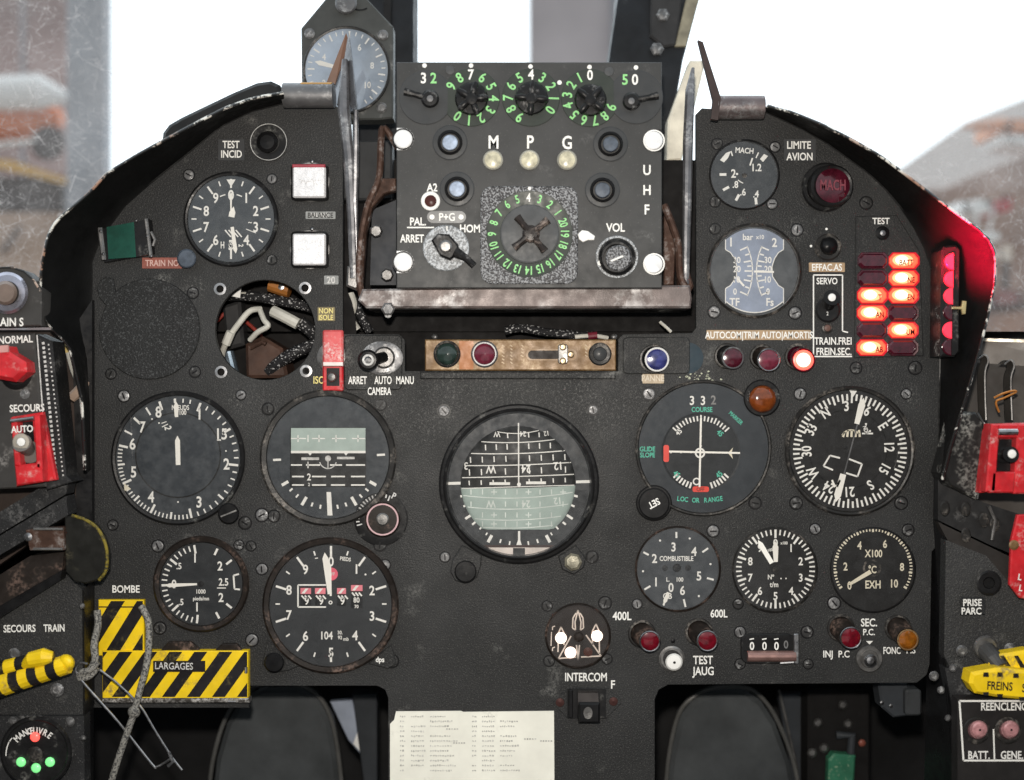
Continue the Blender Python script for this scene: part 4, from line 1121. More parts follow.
# 14 standby gauge on its plate, up left
t = thing("standby_gauge", "grey eight-sided plate gauge with a sky bright face, top left behind the radio box", "gauge", 347, 65, -45)
mb = MB(t); mb.prism([(331, -8), (361, -8), (393, 26), (393, 118), (378, 119.5), (302, 119.5), (301, 28)], -20, 0, 1.5); mb.build("plate", M("standby_plate", (.085, .09, .088), .45, var=.2, vscale=30, wear=(.3, .3, .3), wear_t=.64, bump=.1))
mb = MB(t); mb.lathe(346.5, 70, [(44, 0), (44, 3), (43, 4.5), (41.5, 4), (41, 1)], 64, cap=False); mb.build("bezel", BEZ_W)
mb = MB(t); mb.disc(346.5, 70, 41.5, 1, 56); mb.build("dial_face", DIAL_SKY_GLARE)
mb = MB(t)
for i in range(30):
    a = -150 + i * 10.3; mb.tick(346.5, 70, a, 32 if i % 3 == 0 else 35, 39, 1.6 if i % 3 == 0 else 1.1, 1.4)
for s, a in (("2", -120), ("4", -60), ("6", 30), ("8", 80), ("10", 125)): mb.text(s, 346.5 + 26 * math.sin(R(a)), 70 - 26 * math.cos(R(a)), 6, 1.4)
mb.build("dial_markings", W)
mb = MB(t); mb.needle(346.5, 70, -75, -6, 33, 2, 5, 2.6); mb.build("needle", LUME)
mb = MB(t); mb.disc(346.5, 70, 41.5, 3.4, 56); mb.build("glass", GLASS("sky_glass", dust=.06, refl=4.0, dscale=22))  # dust haze here stands in for sky glare
for x, y in ((309.5, 33.5), (383, 35), (381.5, 107.5)):
    mb = MB(t); mb.lathe(x, y, [(5.4, 0), (5.4, 1), (3.5, 2.4), (.1, 2.5)], 16, cap=False); mb.build("screw", SCREW)
mb = MB(t); mb.lathe(346, 3, [(11, 0), (11, 5), (9, 7), (.1, 7.4)], 28, cap=False); mb.build("adjuster_knob", GUN)
mb = MB(t); mb.arc(360, -4, 14, 150, 260, 1.6, 1); mb.build("adjuster_slot", BLACK)

# 15 wheel lamp dial above INTERCOM
t = gauge("small dark red brown dial with an aircraft outline and three lit white lamps, above INTERCOM", 578, 636, 33, 30.5, M("dial_brown", (.026, .018, .015), .5, var=.2), BEZ_BR, 5, GLS, cat="fuel transfer dial")
def f(mb, w):
    for q in ([(575.5, 630), (575, 622), (578, 610), (581, 622), (580.5, 630)], [(575.5, 630), (572.5, 628), (573, 618), (576, 613)], [(580.5, 630), (583.5, 628), (583, 618), (580, 613)],
              [(576.5, 645), (578, 660), (579.5, 645)], [(571, 636), (558.5, 658.5), (576, 657)], [(586, 635), (601, 656), (581, 657)],
              [(558, 652), (558.5, 633), (561, 627), (564, 633), (564, 645)], [(592.5, 645), (592.5, 631), (596, 624), (599, 631), (599.5, 654)]): mb.pline(q, 1.35, w)
    for y in (629, 650): mb.pline([(555, y - 3), (552.5, y - 2), (552.5, y + 1)], 1, w)
    mb.line(551.5, 632, 551, 646, .9, w)
marks(t, f, M("warm_marking", (.72, .62, .55), .6))
for x, y, lab in ((561, 638, None), (597, 636, None), (570.5, 652.5, None)):
    mb = MB(t); mb.lathe(x, y, [(5.8, 1.2), (5.8, 2.6), (4.5, 3.4), (.1, 3.6)], 20, cap=False); mb.build("lit_lamp", LITW)
mb = MB(t); mb.lathe(588, 652, [(4.6, 1.2), (4.6, 2.4), (.1, 3)], 18, cap=False); mb.build("unlit_lamp", M("dark_amber", (.10, .025, .012), .3))
mb = MB(t); mb.lathe(579, 637, [(5, 1.2), (5, 4), (3.5, 5.5), (.1, 5.7)], 18, cap=False); mb.build("centre_knob", BEZ_BR)
# ------------------------------------------------------------------ UHF radio box
radio = thing("radio_control_box", "grey UHF radio control box with green numbered channel knobs, mounted high in the centre", "radio", 529, 175, 55)
mb = MB(radio); mb.box(396.5, 62, 662, 288, -8, 0, .8); mb.build("face_plate", SMOOTH)
mb = MB(radio); mb.box(399, 66, 660, 286, -95, -8.2); mb.build("case", BLACK)
def dot(x, y, r=2.3, T=radio):
    mb = MB(T); mb.disc(x, y, r, .5, 16); mb.build("index_dot", W)
for x, y in ((424.5, 65.5), (471, 65.5), (530.5, 66.5), (589.5, 67), (636, 67.5), (559.5, 82.5)): dot(x, y)
for x in (450, 609):
    mb = MB(radio); mb.lathe(x, 70 if x == 450 else 71.5, [(4.6, 0), (4.4, 1.2), (.1, 1.6)], 20, cap=False); mb.build("rivet", M("rivet_grey", (.11, .115, .12), .4))
DISC = M("knob_disc_grey", (.068, .072, .076), .4, var=.1)
DISC_G = M("knob_disc_green_grey", (.055, .066, .058), .42, var=.1)
def rdisc(x, y, r, mat=DISC_G):
    mb = MB(radio); mb.lathe(x, y, [(r, .1), (r, .8), (r - .7, 1.2), (.1, 1.25)], 48, cap=False); return mb.build("number_disc", mat)
rdisc(426, 97.5, 27, DISC)
for x, y in ((471, 97.5), (531, 97.5), (590, 98)): rdisc(x, y, 29)
rdisc(636, 97, 27, DISC)
def digits(s, x, y, r, a0, da, h, sel=None, flip=0):
    for i, ch in enumerate(s):
        a = a0 + i * da
        mb = MB(radio); mb.text(ch, x + r * math.sin(R(a)), y - r * math.cos(R(a)), h, 1.6, a, .85, .022)
        mb.build("lettering", W if (ch == sel) else GREENT)
def pair(a, b, x, y):
    for ch, xx, m in ((a[0], x - 5, a[1]), (b[0], x + 5, b[1])):
        mb = MB(radio); mb.text(ch, xx, y, 10, 1.6, 0, .88, .024); mb.build("lettering", m)
pair(("3", W), ("2", GREENT), 428.5, 78); pair(("5", GREENT), ("0", W), 630, 79.5)
digits("6543210", 471, 97.5, 23, 30, 31, 9.6); digits("987", 471, 97.5, 23, -60, 30, 9.6, "7")
digits("3210", 531, 97.5, 23, 30, 31, 9.6); digits("98765", 531, 97.5, 23, -150, 30, 9.6); digits("4", 531, 97.5, 23, 0, 1, 9.6, "4")
digits("0", 590, 98, 23, 0, 1, 9.6, "0"); digits("123456789", 590, 98, 23, -27, -27.5, 9.6)
KN = M("worn_black_knob", (.016, .016, .017), .36, wear=(.22, .22, .22), wear_t=.63, wscale=110, wfine=500, bump=.15, bscale=300)
def starknob(x, y, r, n, h, rot=0, mat=BLACK):
    mb = MB(radio)
    mb.lathe(x, y, [(r * .98, 1.2), (r, 4), (r * .9, 6.5), (r * .5, 7), (.1, 7)], 36, cap=False)
    for i in range(n):
        a = R(rot + i * 360 / n)
        mb.tube([(x + r * .3 * math.sin(a), y - r * .3 * math.cos(a), h - 1), (x + r * .65 * math.sin(a), y - r * .65 * math.cos(a), h), (x + r * .98 * math.sin(a), y - r * .98 * math.cos(a), h - 2)], [2.8, 3.4, 2.4], 8)
    o = mb.build("selector_knob", mat, angle=50)
    mb = MB(radio); mb.lathe(x, y, [(r * .36, 6), (r * .34, h + 2.4), (r * .2, h + 3.2), (.1, h + 3.2)], 14, cap=False); mb.build("centre_screw", KN, o)
starknob(471.5, 98.5, 16.5, 5, 13, 15, KN); starknob(531.5, 98, 16.5, 4, 14, 5, KN); starknob(590.5, 100, 16, 4, 14, 40, KN)
def lever(x, y, tx, ty, rb=9):
    mb = MB(radio)
    mb.lathe(x, y, [(rb, 1), (rb, 7), (rb - 2, 9.5), (.1, 10)], 28, cap=False)
    mb.tube([(x, y, 6), (x + (tx - x) * .6, y + (ty - y) * .6, 7), (tx, ty, 7)], [3.2, 2.6, 3.6], 10)
    o = mb.build("lever_knob", KN)
    mb = MB(radio); mb.lathe(x, y, [(3.5, 9.5), (3.2, 11.2), (.1, 11.4)], 10, cap=False); mb.build("centre_screw", GUN, o)
lever(430, 98.5, 404.5, 91.5); lever(631.5, 101, 658, 95.5)
def push(x, y, cap, T=radio):
    mb = MB(T); mb.lathe(x, y, [(17.5, .1), (17.5, 1), (16.5, 1.6), (12.5, 1.9)], 44, cap=False); mb.build("button_ring", DISC)
    mb = MB(T); mb.lathe(x, y, [(12.5, 1), (12, 5), (10.4, 7), (9.5, 6)], 36, cap=False); o = mb.build("button_guard", RUBBER)
    mb = MB(T); mb.lathe(x, y, [(7.6, 3), (7.6, 8.5), (6.8, 9.4), (.1, 9.6)], 32, cap=False); mb.build("push_button", cap)
push(450, 142.5, PALE); push(457, 189, PALE); push(610.5, 144, SLATE); push(602.5, 190, SLATE)
for x in (493, 529.5, 567):
    mb = MB(radio); mb.lathe(x, 160, [(10, .1), (10, 3), (9, 4), (8, 3.6)], 32, cap=False); mb.build("lamp_rim", M("aged_rim", (.45, .44, .38), .4, metal=.4))
    mb = MB(radio); mb.lathe(x, 160, [(8.2, 2), (8, 4.4), (5, 5.4), (.1, 5.6)], 28, cap=False); mb.build("signal_lamp", IVORY)
def rl(s, x, y, h, sx=.82, mat=W): letter(s, x, y, h, mat, sx, 0, radio, .6, .02)
rl("M", 493.5, 142, 12.5, .8); rl("P", 530.5, 142, 12.5, .8); rl("G", 567, 142.5, 12.5, .8)
for s, y in (("U", 170), ("H", 190), ("F", 209.5)): rl(s, 647, y, 9.5, .85)
rl("VOL", 615.5, 227.5, 8, .82); rl("A2", 432, 187.5, 7.5, .82); rl("HOM", 470, 228.5, 7.5, .82); rl("ARRET", 412, 238.5, 7.5, .72); rl("PAL.", 418, 221.5, 7.5, .8)
mb = MB(radio); mb.line(407, 227.5, 434, 227.5, 1.3, .6); mb.build("underline", W)
mb = MB(radio); mb.prism(rrect(427, 211, 466, 223, 6), 0, .5); mb.build("label_plate", M("label_grey", (.22, .22, .22), .5))
rl2 = lambda s, x, y, h, sx: letter(s, x, y, h, W, sx, 0, radio, 1.0, .02)
rl2("P+G", 447, 217, 7.5, .82)
for x in (432, 461):
    mb = MB(radio); mb.disc(x, 217, 2.6, 1.0, 14); mb.build("index_dot", W)
dot(428, 240.5, 2.6)
mb = MB(radio); mb.lathe(430.5, 201, [(9.5, .1), (9.5, 2), (8.5, 2.6), (6, 2)], 32, cap=False); mb.build("lamp_rim", WHITEB)
mb = MB(radio); mb.lathe(430.5, 201, [(6, 1), (5.6, 3), (3, 4), (.1, 4.2)], 24, cap=False); mb.build("signal_lamp", M("brown_lamp", (.10, .03, .025), .3))
mb = MB(radio); mb.lathe(446, 248, [(23, .1), (23, 1.5), (22, 2.2), (.1, 2.3)], 44, cap=False); mb.build("speckled_disc", SPECKLE_W)
mb = MB(radio); mb.prism([(431, 240), (438, 233), (449, 234), (458, 244), (460, 252), (450, 260), (440, 256)], 2, 10, 2)
mb.tube([(455, 252, 7), (466, 258, 8), (474, 265.5, 8)], [5.5, 3.4, 3.4], 10); o = mb.build("pointer_knob", KN)
mb = MB(radio); mb.lathe(445.5, 246.5, [(7, 9), (6.5, 12.5), (4.5, 14), (.1, 14)], 12, cap=False); mb.build("centre_screw", STEEL_D, o)
mb = MB(radio); mb.line(447, 226, 447, 231, 1.2, 2.5); mb.build("index_mark", W)
# 20-channel dial
mb = MB(radio); mb.prism(rrect(480.5, 186, 578, 284, 12), 0, 2.4, 1); mb.build("speckled_plate", SPECKLE)
mb = MB(radio); mb.lathe(529.5, 234, [(43, 2.2), (43, 3), (42, 2.7), (.1, 2.7)], 64, cap=False); mb.build("number_disc", DISC_G)
mb = MB(radio); mb.lathe(529.5, 234, [(29.5, 2.8), (29, 4), (27.5, 4.6), (.1, 5.0)], 48, cap=False); mb.build("polished_disc", M("polished_disc", (.115, .12, .125), .5, metal=.0, var=.25, vscale=60))
for i in range(20):
    a = (i + 0) * 18
    s = str((4 - i - 1) % 20 + 1)
    mb = MB(radio); mb.text(s, 528.5 + 36.5 * math.sin(R(a)), 234 - 36.5 * math.cos(R(a)), 8, 3.3, a, .72, .022); mb.build("lettering", W if s == "4" else GREENT)
mb = MB(radio); mb.disc(529.5, 188.5, 1.8, 2.7, 14); mb.build("index_dot", W)
CK = M("cross_knob_worn", (.035, .028, .026), .4, wear=(.2, .16, .14), wear_t=.55, wscale=100, bump=.2)
mb = MB(radio); mb.lathe(531, 234, [(9, 4), (8.5, 12), (6, 14), (.1, 14.4)], 20, cap=False)
for a in (-39, 50, 141, 231):
    a = R(a); mb.tube([(531 + 4 * math.sin(a), 234 - 4 * math.cos(a), 11), (531 + 14 * math.sin(a), 234 - 14 * math.cos(a), 10), (531 + 22 * math.sin(a), 234 - 22 * math.cos(a), 9.5)], [3.6, 3, 4], 10)
mb.build("cross_knob", CK)
# volume
mb = MB(radio)
prof = []
mb.lathe(617, 257, [(21.5, .1), (21, 3), (19, 3)], 40, cap=False); mb.build("knob_skirt", SPECKLE_W)
mb = MB(radio); mb.lathe(617, 257, [(18.5, 1), (18, 9), (15, 15), (13, 15)], 18, cap=False); mb.build("volume_knob", KN, angle=10)
mb = MB(radio); mb.lathe(618.5, 258, [(13, 12), (12.5, 16), (11, 17), (.1, 17.2)], 32, cap=False); o = mb.build("knob_cap", SPECKLE)
mb = MB(radio); mb.line(611, 261, 623, 256, 1.8, 17.8); mb.build("index_mark", W, o)
mb = MB(radio); mb.disc(600, 263, 2.6, 3.4, 12); mb.build("index_dot", W)
mb = MB(radio); mb.prism([(578, 234), (582, 230), (588, 231), (595, 236), (594, 240), (588, 240), (583, 242), (579, 239)], 0, 1.6, .6); mb.build("paper_seal", WHITEB)
CAPW = M("white_cap_screw", (.80, .81, .82), .25, metal=.2, var=.05)
for x, y, s in ((403, 139, -1), (403, 262, -1), (654, 140.5, 1), (654, 264, 1)):
    e = 396.8 if s < 0 else 661.6
    mb = MB(radio); mb.prism([(e, y - 11), (x, y - 11)] + [(x - s * 11 * math.sin(R(a)), y - 11 * math.cos(R(a))) for a in range(20, 180, 20)] + [(x, y + 11), (e, y + 11)], 0, 1.0); mb.build("screw_lug", BLACK if s > 0 else CAPW)
    mb = MB(radio); mb.lathe(x + (0 if s < 0 else -.5), y, [(9.2, 1), (9, 2.8), (8, 3.2), (.1, 3.3)], 32, cap=False); o = mb.build("captive_screw", CAPW)
    mb = MB(radio); mb.ring(x, y, 9.4, 10.8, 1.6, 32); mb.build("lug_ring", WHITEB if s > 0 else BLACK, o)

# tray and brackets that carry it
tray = thing("radio_tray", "chipped metal tray rail under the radio box with a bolt", "tray", 525, 298, 30)
mb = MB(tray)
mb.prism([(362, 289), (690, 285), (692, 298), (691, 308), (366, 308), (358, 300)], -30, 10, 2); mb.build("rail", TRAY)
mb = MB(tray); mb.box(370, 306, 686, 309.5, -40, 0, .5); mb.build("lower_lip", BLACK)
for x in (388,):
    mb = MB(tray); mb.lathe(x, 309, [(7, 4), (7, 10), (5, 12), (.1, 12)], 6, cap=False); mb.lathe(x, 314, [(4, 2), (4, 8), (.1, 9)], 8, cap=False); mb.build("bolt", SCREW)
mb = MB(tray); mb.tube(smooth_path([(398, 148, 0), (384, 128, 0), (381, 142, 5), (379, 178, 8), (368, 205, 8), (361, 240, 6), (359, 275, 4), (362, 296, 4)], 5), 3.4, 8); mb.build("side_bracket", RUSTY)
mb = MB(tray); mb.prism([(379, 178), (396, 178), (396, 190), (384, 194), (372, 208), (366, 232), (362, 290), (356, 290), (358, 240), (366, 205)], -8, 2, 1); mb.build("side_plate", RUSTY)
mb = MB(tray); mb.prism([(372, 210), (396, 200), (396, 285), (370, 285)], -30, -22); mb.build("inner_plate", M("bracket_grey2", (.05, .055, .065), .5))
for x, y in ((376, 231), (387, 275)):
    mb = MB(tray); mb.lathe(x, y, [(7, -22), (6.5, -8), (5, -5), (.1, -5)], 7, cap=False); mb.build("bolt", STEEL_D)
mb = MB(tray); mb.tube(smooth_path([(664, 205, 0), (672, 225, 2), (678, 245, 2), (680, 275, 2), (688, 292, 2)], 5), 3.6, 8); mb.build("side_bracket", RUSTY)
mb = MB(tray); mb.prism([(664, 215), (676, 240), (674, 285), (664, 285)], -14, -6, 1); mb.build("side_plate", RUSTY)

def stay(label, front):
    t = thing("sunshade_stay", label, "stay", front[0][0], front[0][1], 20)
    return t
BAR = M("stay_grey", (.16, .16, .17), .35, metal=.6, var=.3, vscale=60, wear=(.5, .5, .5), wear_t=.6)
t = stay("thin pointed grey steel stay at the left of the radio box", [(350, 180)])
mb = MB(t); mb.slab([(348.5, 32, 10), (352, 60, 20), (356.5, 105, 30), (353, 110, 30), (344, 95, 10), (337, 105, -6)], 4); mb.build("upper_blade", BAR)
mb = MB(t); mb.slab([(346, 33, -4), (349, 42, -4), (335, 84, -14), (326, 84, -14)], 4); mb.build("brown_edge", M("brown_edge", (.13, .065, .04), .5))
mb = MB(t); mb.tube([(345, 60, 14), (344, 110, 20), (349, 160, 20), (352, 220, 16), (354, 278, 10)], [3, 6, 5.4, 4.4, 4], 10); mb.tube([(356, 110, 26), (356, 150, 22), (355, 200, 18), (356, 270, 10)], [2, 3, 3, 3], 8); mb.build("bar", BAR)
mb = MB(t); mb.prism([(347, 266), (360, 264), (362, 284), (356, 290), (346, 286)], -6, 8, 2); mb.build("foot", STEEL_D)
t = stay("tall narrow grey steel stay at the right of the radio box", [(690, 180)])
mb = MB(t); mb.tube([(693, 68, 4), (690, 90, 8), (688, 140, 10), (687, 200, 10), (686, 260, 8), (686, 284, 6)], [1.5, 4.5, 5, 4.6, 3.6, 3], 10); mb.build("bar", BAR)
mb = MB(t); mb.prism([(678, 276), (690, 272), (694, 286), (690, 294), (678, 292)], -6, 6, 2); mb.build("foot", RUSTY)
# sunshade brackets
t = thing("sunshade_bracket", "steel hinge tube on top of the left panel lobe, in front of the standby gauge", "bracket", 310, 95, 16)
mb = MB(t); mb.tube([(284, 95.5, 0), (334, 95.5, 0)], 12, 20); mb.build("hinge_tube", GUN)
mb = MB(t); mb.box(300, 82, 332, 85, -6, 8, 1); mb.build("brass_leaf", M("brass_leaf", (.45, .26, .09), .4, metal=.5))
t = thing("sunshade_bracket", "steel hinge tube with a slanting blade on top of the right panel lobe", "bracket", 740, 107, 16)
mb = MB(t); mb.tube([(716, 107.5, 0), (763, 107.5, 0)], 11.5, 20); mb.build("hinge_tube", M("gun_red", (.17, .14, .14), .38, metal=.7, wear=(.4, .4, .4), wear_t=.6))
mb = MB(t); mb.slab([(698, 40, 0), (703, 42, 0), (721, 98, 12), (718, 120, 12), (711, 119, 12), (713, 100, 8)], 5); mb.build("blade", M("blade_brown", (.10, .075, .07), .4, metal=.5))

# ------------------------------------------------------------------ loose wiring
def wire(label, pts, r, mat, name="cable", w=-45, ends=None, cat="cable"):
    t = thing(name, label, cat, pts[0][0], pts[0][1], w)
    mb = MB(t); mb.tube(smooth_path([(x, y, z - w) for x, y, z in pts], 6), r, 10); mb.build("sheath", mat)
    if ends:
        for (a, b, rr, m) in ends:
            mb = MB(t); mb.tube([(a[0], a[1], a[2] - w), (b[0], b[1], b[2] - w)], rr, 10); mb.build("sleeve", m)
    return t
wire("white cable with a sleeve and ring terminal inside the round hole", [(261, 309, -30), (250, 311, -22), (240, 322, -20), (230, 336, -22), (224, 348, -28), (222, 356, -34)], 3, CABLE, ends=[((231, 332, -19), (226, 344, -22), 4.6, CABLE)])
wire("short white cable bent at an elbow in the round hole", [(260, 310, -26), (264, 320, -22), (268, 326, -20), (258, 332, -22), (250, 340, -30)], 2.8, CABLE)
wire("thick pale sleeve at the right of the round hole", [(273, 311, -30), (285, 317, -26), (298, 324, -26)], 6, CABLE, "cable_sleeve")
wire("black braided loom across the top of the round hole", [(226, 296, -50), (250, 296, -40), (275, 300, -40), (305, 306, -45), (322, 312, -55)], 5.5, BRAID, "cable_loom")
wire("black braided loom across the bottom of the round hole", [(268, 372, -45), (285, 358, -40), (305, 348, -40), (322, 342, -50)], 6.5, BRAID, "cable_loom")
wire("dark loom behind the white sleeve in the round hole", [(300, 322, -40), (310, 330, -42), (322, 342, -50)], 7, BRAID, "cable_loom")
t = thing("relay_box", "brown weathered relay box at the bottom of the round hole", "relay", 262, 360, -40)
mb = MB(t); mb.prism([(245, 344), (262, 336), (282, 348), (288, 378), (246, 378)], -40, 0, 3); mb.build("case", BROWN)
mb = MB(t); mb.tube([(250, 348, 2), (262, 342, 3), (266, 344, 3)], 2.6, 8); mb.build("clip", RUSTY)
t = thing("relay_box", "small dark grey relay block at the left of the round hole", "relay", 232, 320, -60)
mb = MB(t); mb.prism([(222, 306), (240, 300), (244, 345), (226, 350)], -20, 0, 3); mb.build("case", M("relay_grey", (.05, .05, .052), .5))
mb = MB(t); mb.tube([(228, 352, 6), (234, 376, 6)], 6, 12); mb.build("terminal", M("blue_steel", (.28, .35, .42), .3, metal=.8))
t = thing("connector", "orange brown connector at the top of the round hole", "connector", 279, 289, -50)
mb = MB(t); mb.tube([(270, 284, 0), (290, 290, 0)], [8, 9], 12); mb.build("shell", M("connector_orange", (.33, .13, .03), .4))
mb = MB(t); mb.lathe(281, 287, [(3, 8), (3, 11), (.1, 11.5)], 10, cap=False); mb.build("terminal", STEEL)
t = thing("tag", "white triangular tag at the upper left inside the round hole", "tag", 237, 294, -30)
mb = MB(t); mb.prism([(231, 296), (241, 288), (240, 298)], -1.5, 0); mb.build("tag_leaf", WHITEB)
mb = MB(t); mb.tube([(240, 293, -2), (247, 293, -8)], 1, 6); mb.build("tie", CABLE)
wire("red wire low in the dark of the round hole", [(216, 322, -70), (232, 312, -75), (262, 336, -70)], 2, M("red_wire", (.25, .03, .02), .5))
wire("pale folded tags and cable behind the left stay, above the camera switch", [(350, 294, -20), (353, 305, -18), (350, 318, -16), (357, 330, -18)], 4.5, CABLE)
wire("dark braided cable behind the left stay, above the camera switch", [(356, 305, -22), (362, 318, -20), (370, 332, -22)], 4.5, BRAID)
wire("dark braided loom lying in the gap above the bronze bar", [(505, 331, -30), (520, 328, -28), (545, 332, -26), (575, 335, -28), (592, 336, -30)], 4.5, BRAID, "cable_loom")
wire("white wire with a dark red sleeve in the gap above the bronze bar", [(575, 337, -20), (585, 336, -20), (596, 336, -20), (608, 338, -22)], 2.2, CABLE, ends=[((588, 336, -20), (597, 335, -20), 3.6, M("dark_red_sleeve", (.16, .015, .03), .4))])
wire("thin white cable tips in the gap right under the tray", [(660, 322, -20), (667, 328, -16), (671, 332, -16)], 1.6, CABLE)

# ------------------------------------------------------------------ bronze bar
t = thing("bronze_control_bar", "bronze bar with two round lamps, a slide catch and a grey button", "control bar", 521, 355, 0)
mb = MB(t); mb.prism([(425, 339.5), (616, 339.5), (616, 370.5), (425, 370.5)], -12, 6, 1.2); mb.build("bar", BRASS)
mb = MB(t); mb.poly(rrect(459, 341, 473.5, 369.4), 6.25); mb.build("orange_band", BRASS_O)
for x, m in ((447, DKGRN), (484.5, PURP)):
    mb = MB(t); mb.lathe(x, 354, [(13.5, 6), (13.5, 8), (12, 9.4), (11, 9)], 36, cap=False); o = mb.build("lamp_rim", BEZ_W if m is DKGRN else GUN)
    mb = MB(t); mb.lathe(x, 354, [(11, 7), (10.6, 10), (7, 12), (.1, 12.6)], 32, cap=False); mb.build("lamp_lens", m, angle=70)
    if m is PURP:
        mb = MB(t); mb.ring(x, 354, 10.6, 11.8, 10.1, 32); mb.build("rim_ring", WD, o)
mb = MB(t); mb.prism(rrect(526, 349, 577, 360.5, 5.5), 6, 6.6); mb.build("slot_rim", M("slot_rim", (.30, .19, .10), .5, metal=.0))
mb = MB(t); mb.poly(rrect(528, 350.5, 562, 359, 4), 6.9); mb.build("slot", M("slot_dark", (.03, .022, .018), .5))
mb = MB(t); mb.prism(rrect(558, 344, 568, 364, 3), 6.6, 9, .8); mb.build("catch", STEEL_D)
for x, y in ((563, 347), (563, 361), (571, 354.5)):
    mb = MB(t); mb.lathe(x, y, [(3.6, 7), (3.4, 10), (2, 11), (.1, 11.2)], 14, cap=False); mb.build("rivet", M("brass_rivet", (.6, .45, .28), .35, metal=.8))
mb = MB(t); mb.lathe(600, 354, [(11.5, 6), (11.5, 8), (10, 9.4), (7, 9)], 36, cap=False); mb.build("button_collar", BEZ_W)
mb = MB(t); mb.lathe(600, 354, [(7, 7), (6.5, 10.5), (4, 11.6), (.1, 11.8)], 28, cap=False); mb.build("push_button", M("grey_button", (.06, .063, .066), .4))
BL = M("bar_lettering", (.55, .42, .28), .6)
for x, n in ((502, 6), (510, 6), (521, 4), (585, 4)):
    mb = MB(t)
    for k in range(n): mb.line(x + random.uniform(-.5, .5), 345 + k * 3.4, x + 2.4, 346.6 + k * 3.4, 1.1, 6.4)
    mb.build("worn_lettering", BL)
for x in (435, 614):
    mb = MB(t); mb.ball(x, 337, 0, 3.4, 12); mb.build("rivet", STEEL_D)

# ------------------------------------------------------------------ placards
def placard(label, x0, y0, x1, y1, lines, plate, ink, T=None, w=0, name="placard", th=.7, bold=.019):
    t = thing(name, label, "label plate", (x0 + x1) / 2, (y0 + y1) / 2, w)
    mb = MB(t); mb.prism(rrect(x0, y0, x1, y1, .8, 2), 0, th, .2); mb.build("plate", plate)
    for a in lines:
        mb = MB(t); mb.text(a[0], a[1], a[2], a[3], th + .3, a[5] if len(a) > 5 else 0, a[4] if len(a) > 4 else .8, bold); mb.build("lettering", ink)
    return t
PLATE = M("placard_grey", (.075, .078, .082), .5, var=.15)
placard("grey plate reading TEST INCID near the top of the left lobe", 218, 139, 244.5, 160.5, [("TEST", 231, 144.5, 7, .76), ("INCID", 231.5, 154, 7, .76)], PLATE, W)
placard("grey plate reading LIMITE AVION in the upper right of the panel", 784, 139, 816, 161, [("LIMITE", 799, 145, 7.2, .8), ("AVION", 799.5, 156.5, 7.2, .8)], PLATE, W)
placard("faded red tape reading TRAIN under the green signal plate", 142, 257.5, 182, 268.5, [("TRAIN NO", 162, 263, 6, .8)], REDTAPE, M("tape_ink", (.55, .36, .32), .6))
placard("small worn grey plate between the two square foil covered lamps", 305.5, 211.5, 335.5, 219, [("BALANCE", 320.5, 215.2, 5, .8)], GREYTAPE, M("dark_ink", (.06, .06, .06), .6))
placard("small grey plate reading 20 below the lower square foil lamp", 324, 275.5, 338.5, 284.5, [("20", 331, 280, 6.5, .9)], GREYTAPE, WD)
placard("dull yellow plate reading NON ISOLE above the red guarded switch", 317.5, 307, 335, 321, [("NON", 326, 310.8, 5, .85), ("ISOLE", 326, 317.4, 5, .8)], YELTAPE, OLDTEXT)
placard("tan tape reading EFFAC. AS above the SERVO switch", 809, 262.5, 845, 272, [("EFFAC.AS", 827, 267.3, 6.6, .76)], TAN, W)
placard("long tan tape reading AUTOCOM TRIM AUTO AMORTIS", 706.5, 330, 811, 340, [("AUTOCOM|TRIM AUTO|AMORTIS", 759, 335, 6.6, .735)], TAN, W)
placard("cream tape above the blue button", 659.5, 337, 679, 346, [("POMPE", 669, 341.5, 5, .8)], M("cream_tape", (.50, .47, .38), .6), M("pale_ink", (.3, .28, .22), .6))
placard("tan tape under the blue button", 642.5, 373, 664, 383.5, [("PANNE", 653, 378.2, 6, .8)], M("tan_tape2", (.42, .34, .24), .6, var=.25, vscale=90), M("pale_ink2", (.68, .60, .48), .6))
placard("white lettered black plate reading PRISE PARC on the right console wall", 960, 597, 985.5, 614, [("PRISE", 972.5, 602.5, 6.5, .86), ("PARC", 971.5, 611, 6.5, .86)], PANEL_EDGE, W, w=50)

# ------------------------------------------------------------------ lamps, buttons and switches on the panel
def lamp(label, bx, by, tx, ty, rb, rt, lens, h=17, rim=STEEL, barrel=BEZ_BR, cat="indicator lamp", hot=None, name="indicator_lamp", group=None):
    t = thing(name, label, cat, bx, by, 0, group)
    mb = MB(t); mb.lathe(bx, by, [(rb, 0), (rb, 1.6), (rb - 1, 2.8), (rb - 2.6, 3)], 36, cap=False); mb.build("collar", BEZ_W)
    mb = MB(t); mb.lathe(bx, by, [(rb - 2.4, 0), (rb - 2.6, 6), (rt, h - 3), (rt, h - 1)], 36, cap=False, tip=(tx, ty, h)); mb.build("barrel", barrel)
    mb = MB(t); mb.lathe(tx, ty, [(rt + .1, h - 2), (rt + .1, h), (rt - .8, h + .8), (rt - 1.8, h + .2)], 36, cap=False); mb.build("rim", rim)
    mb = MB(t); mb.lathe(tx, ty, [(rt - 1.2, h - 1), (rt - 1.6, h + .5), (rt * .5, h + 1.4), (.1, h + 1.6)], 32, cap=False); o = mb.build("lens", lens, angle=70)
    if hot:
        mb = MB(t); mb.disc(tx, ty, rt * .62, h + 1.8, 24); mb.build("glowing_bulb", hot, o)
    return t
lamp("red push lamp between the 400L and TEST JAUG labels, left of the white knob", 642, 634, 650, 641.5, 14, 10.5, REDL)
lamp("red push lamp directly above the TEST JAUG label", 699, 632, 707.5, 641, 14, 10.5, REDL)
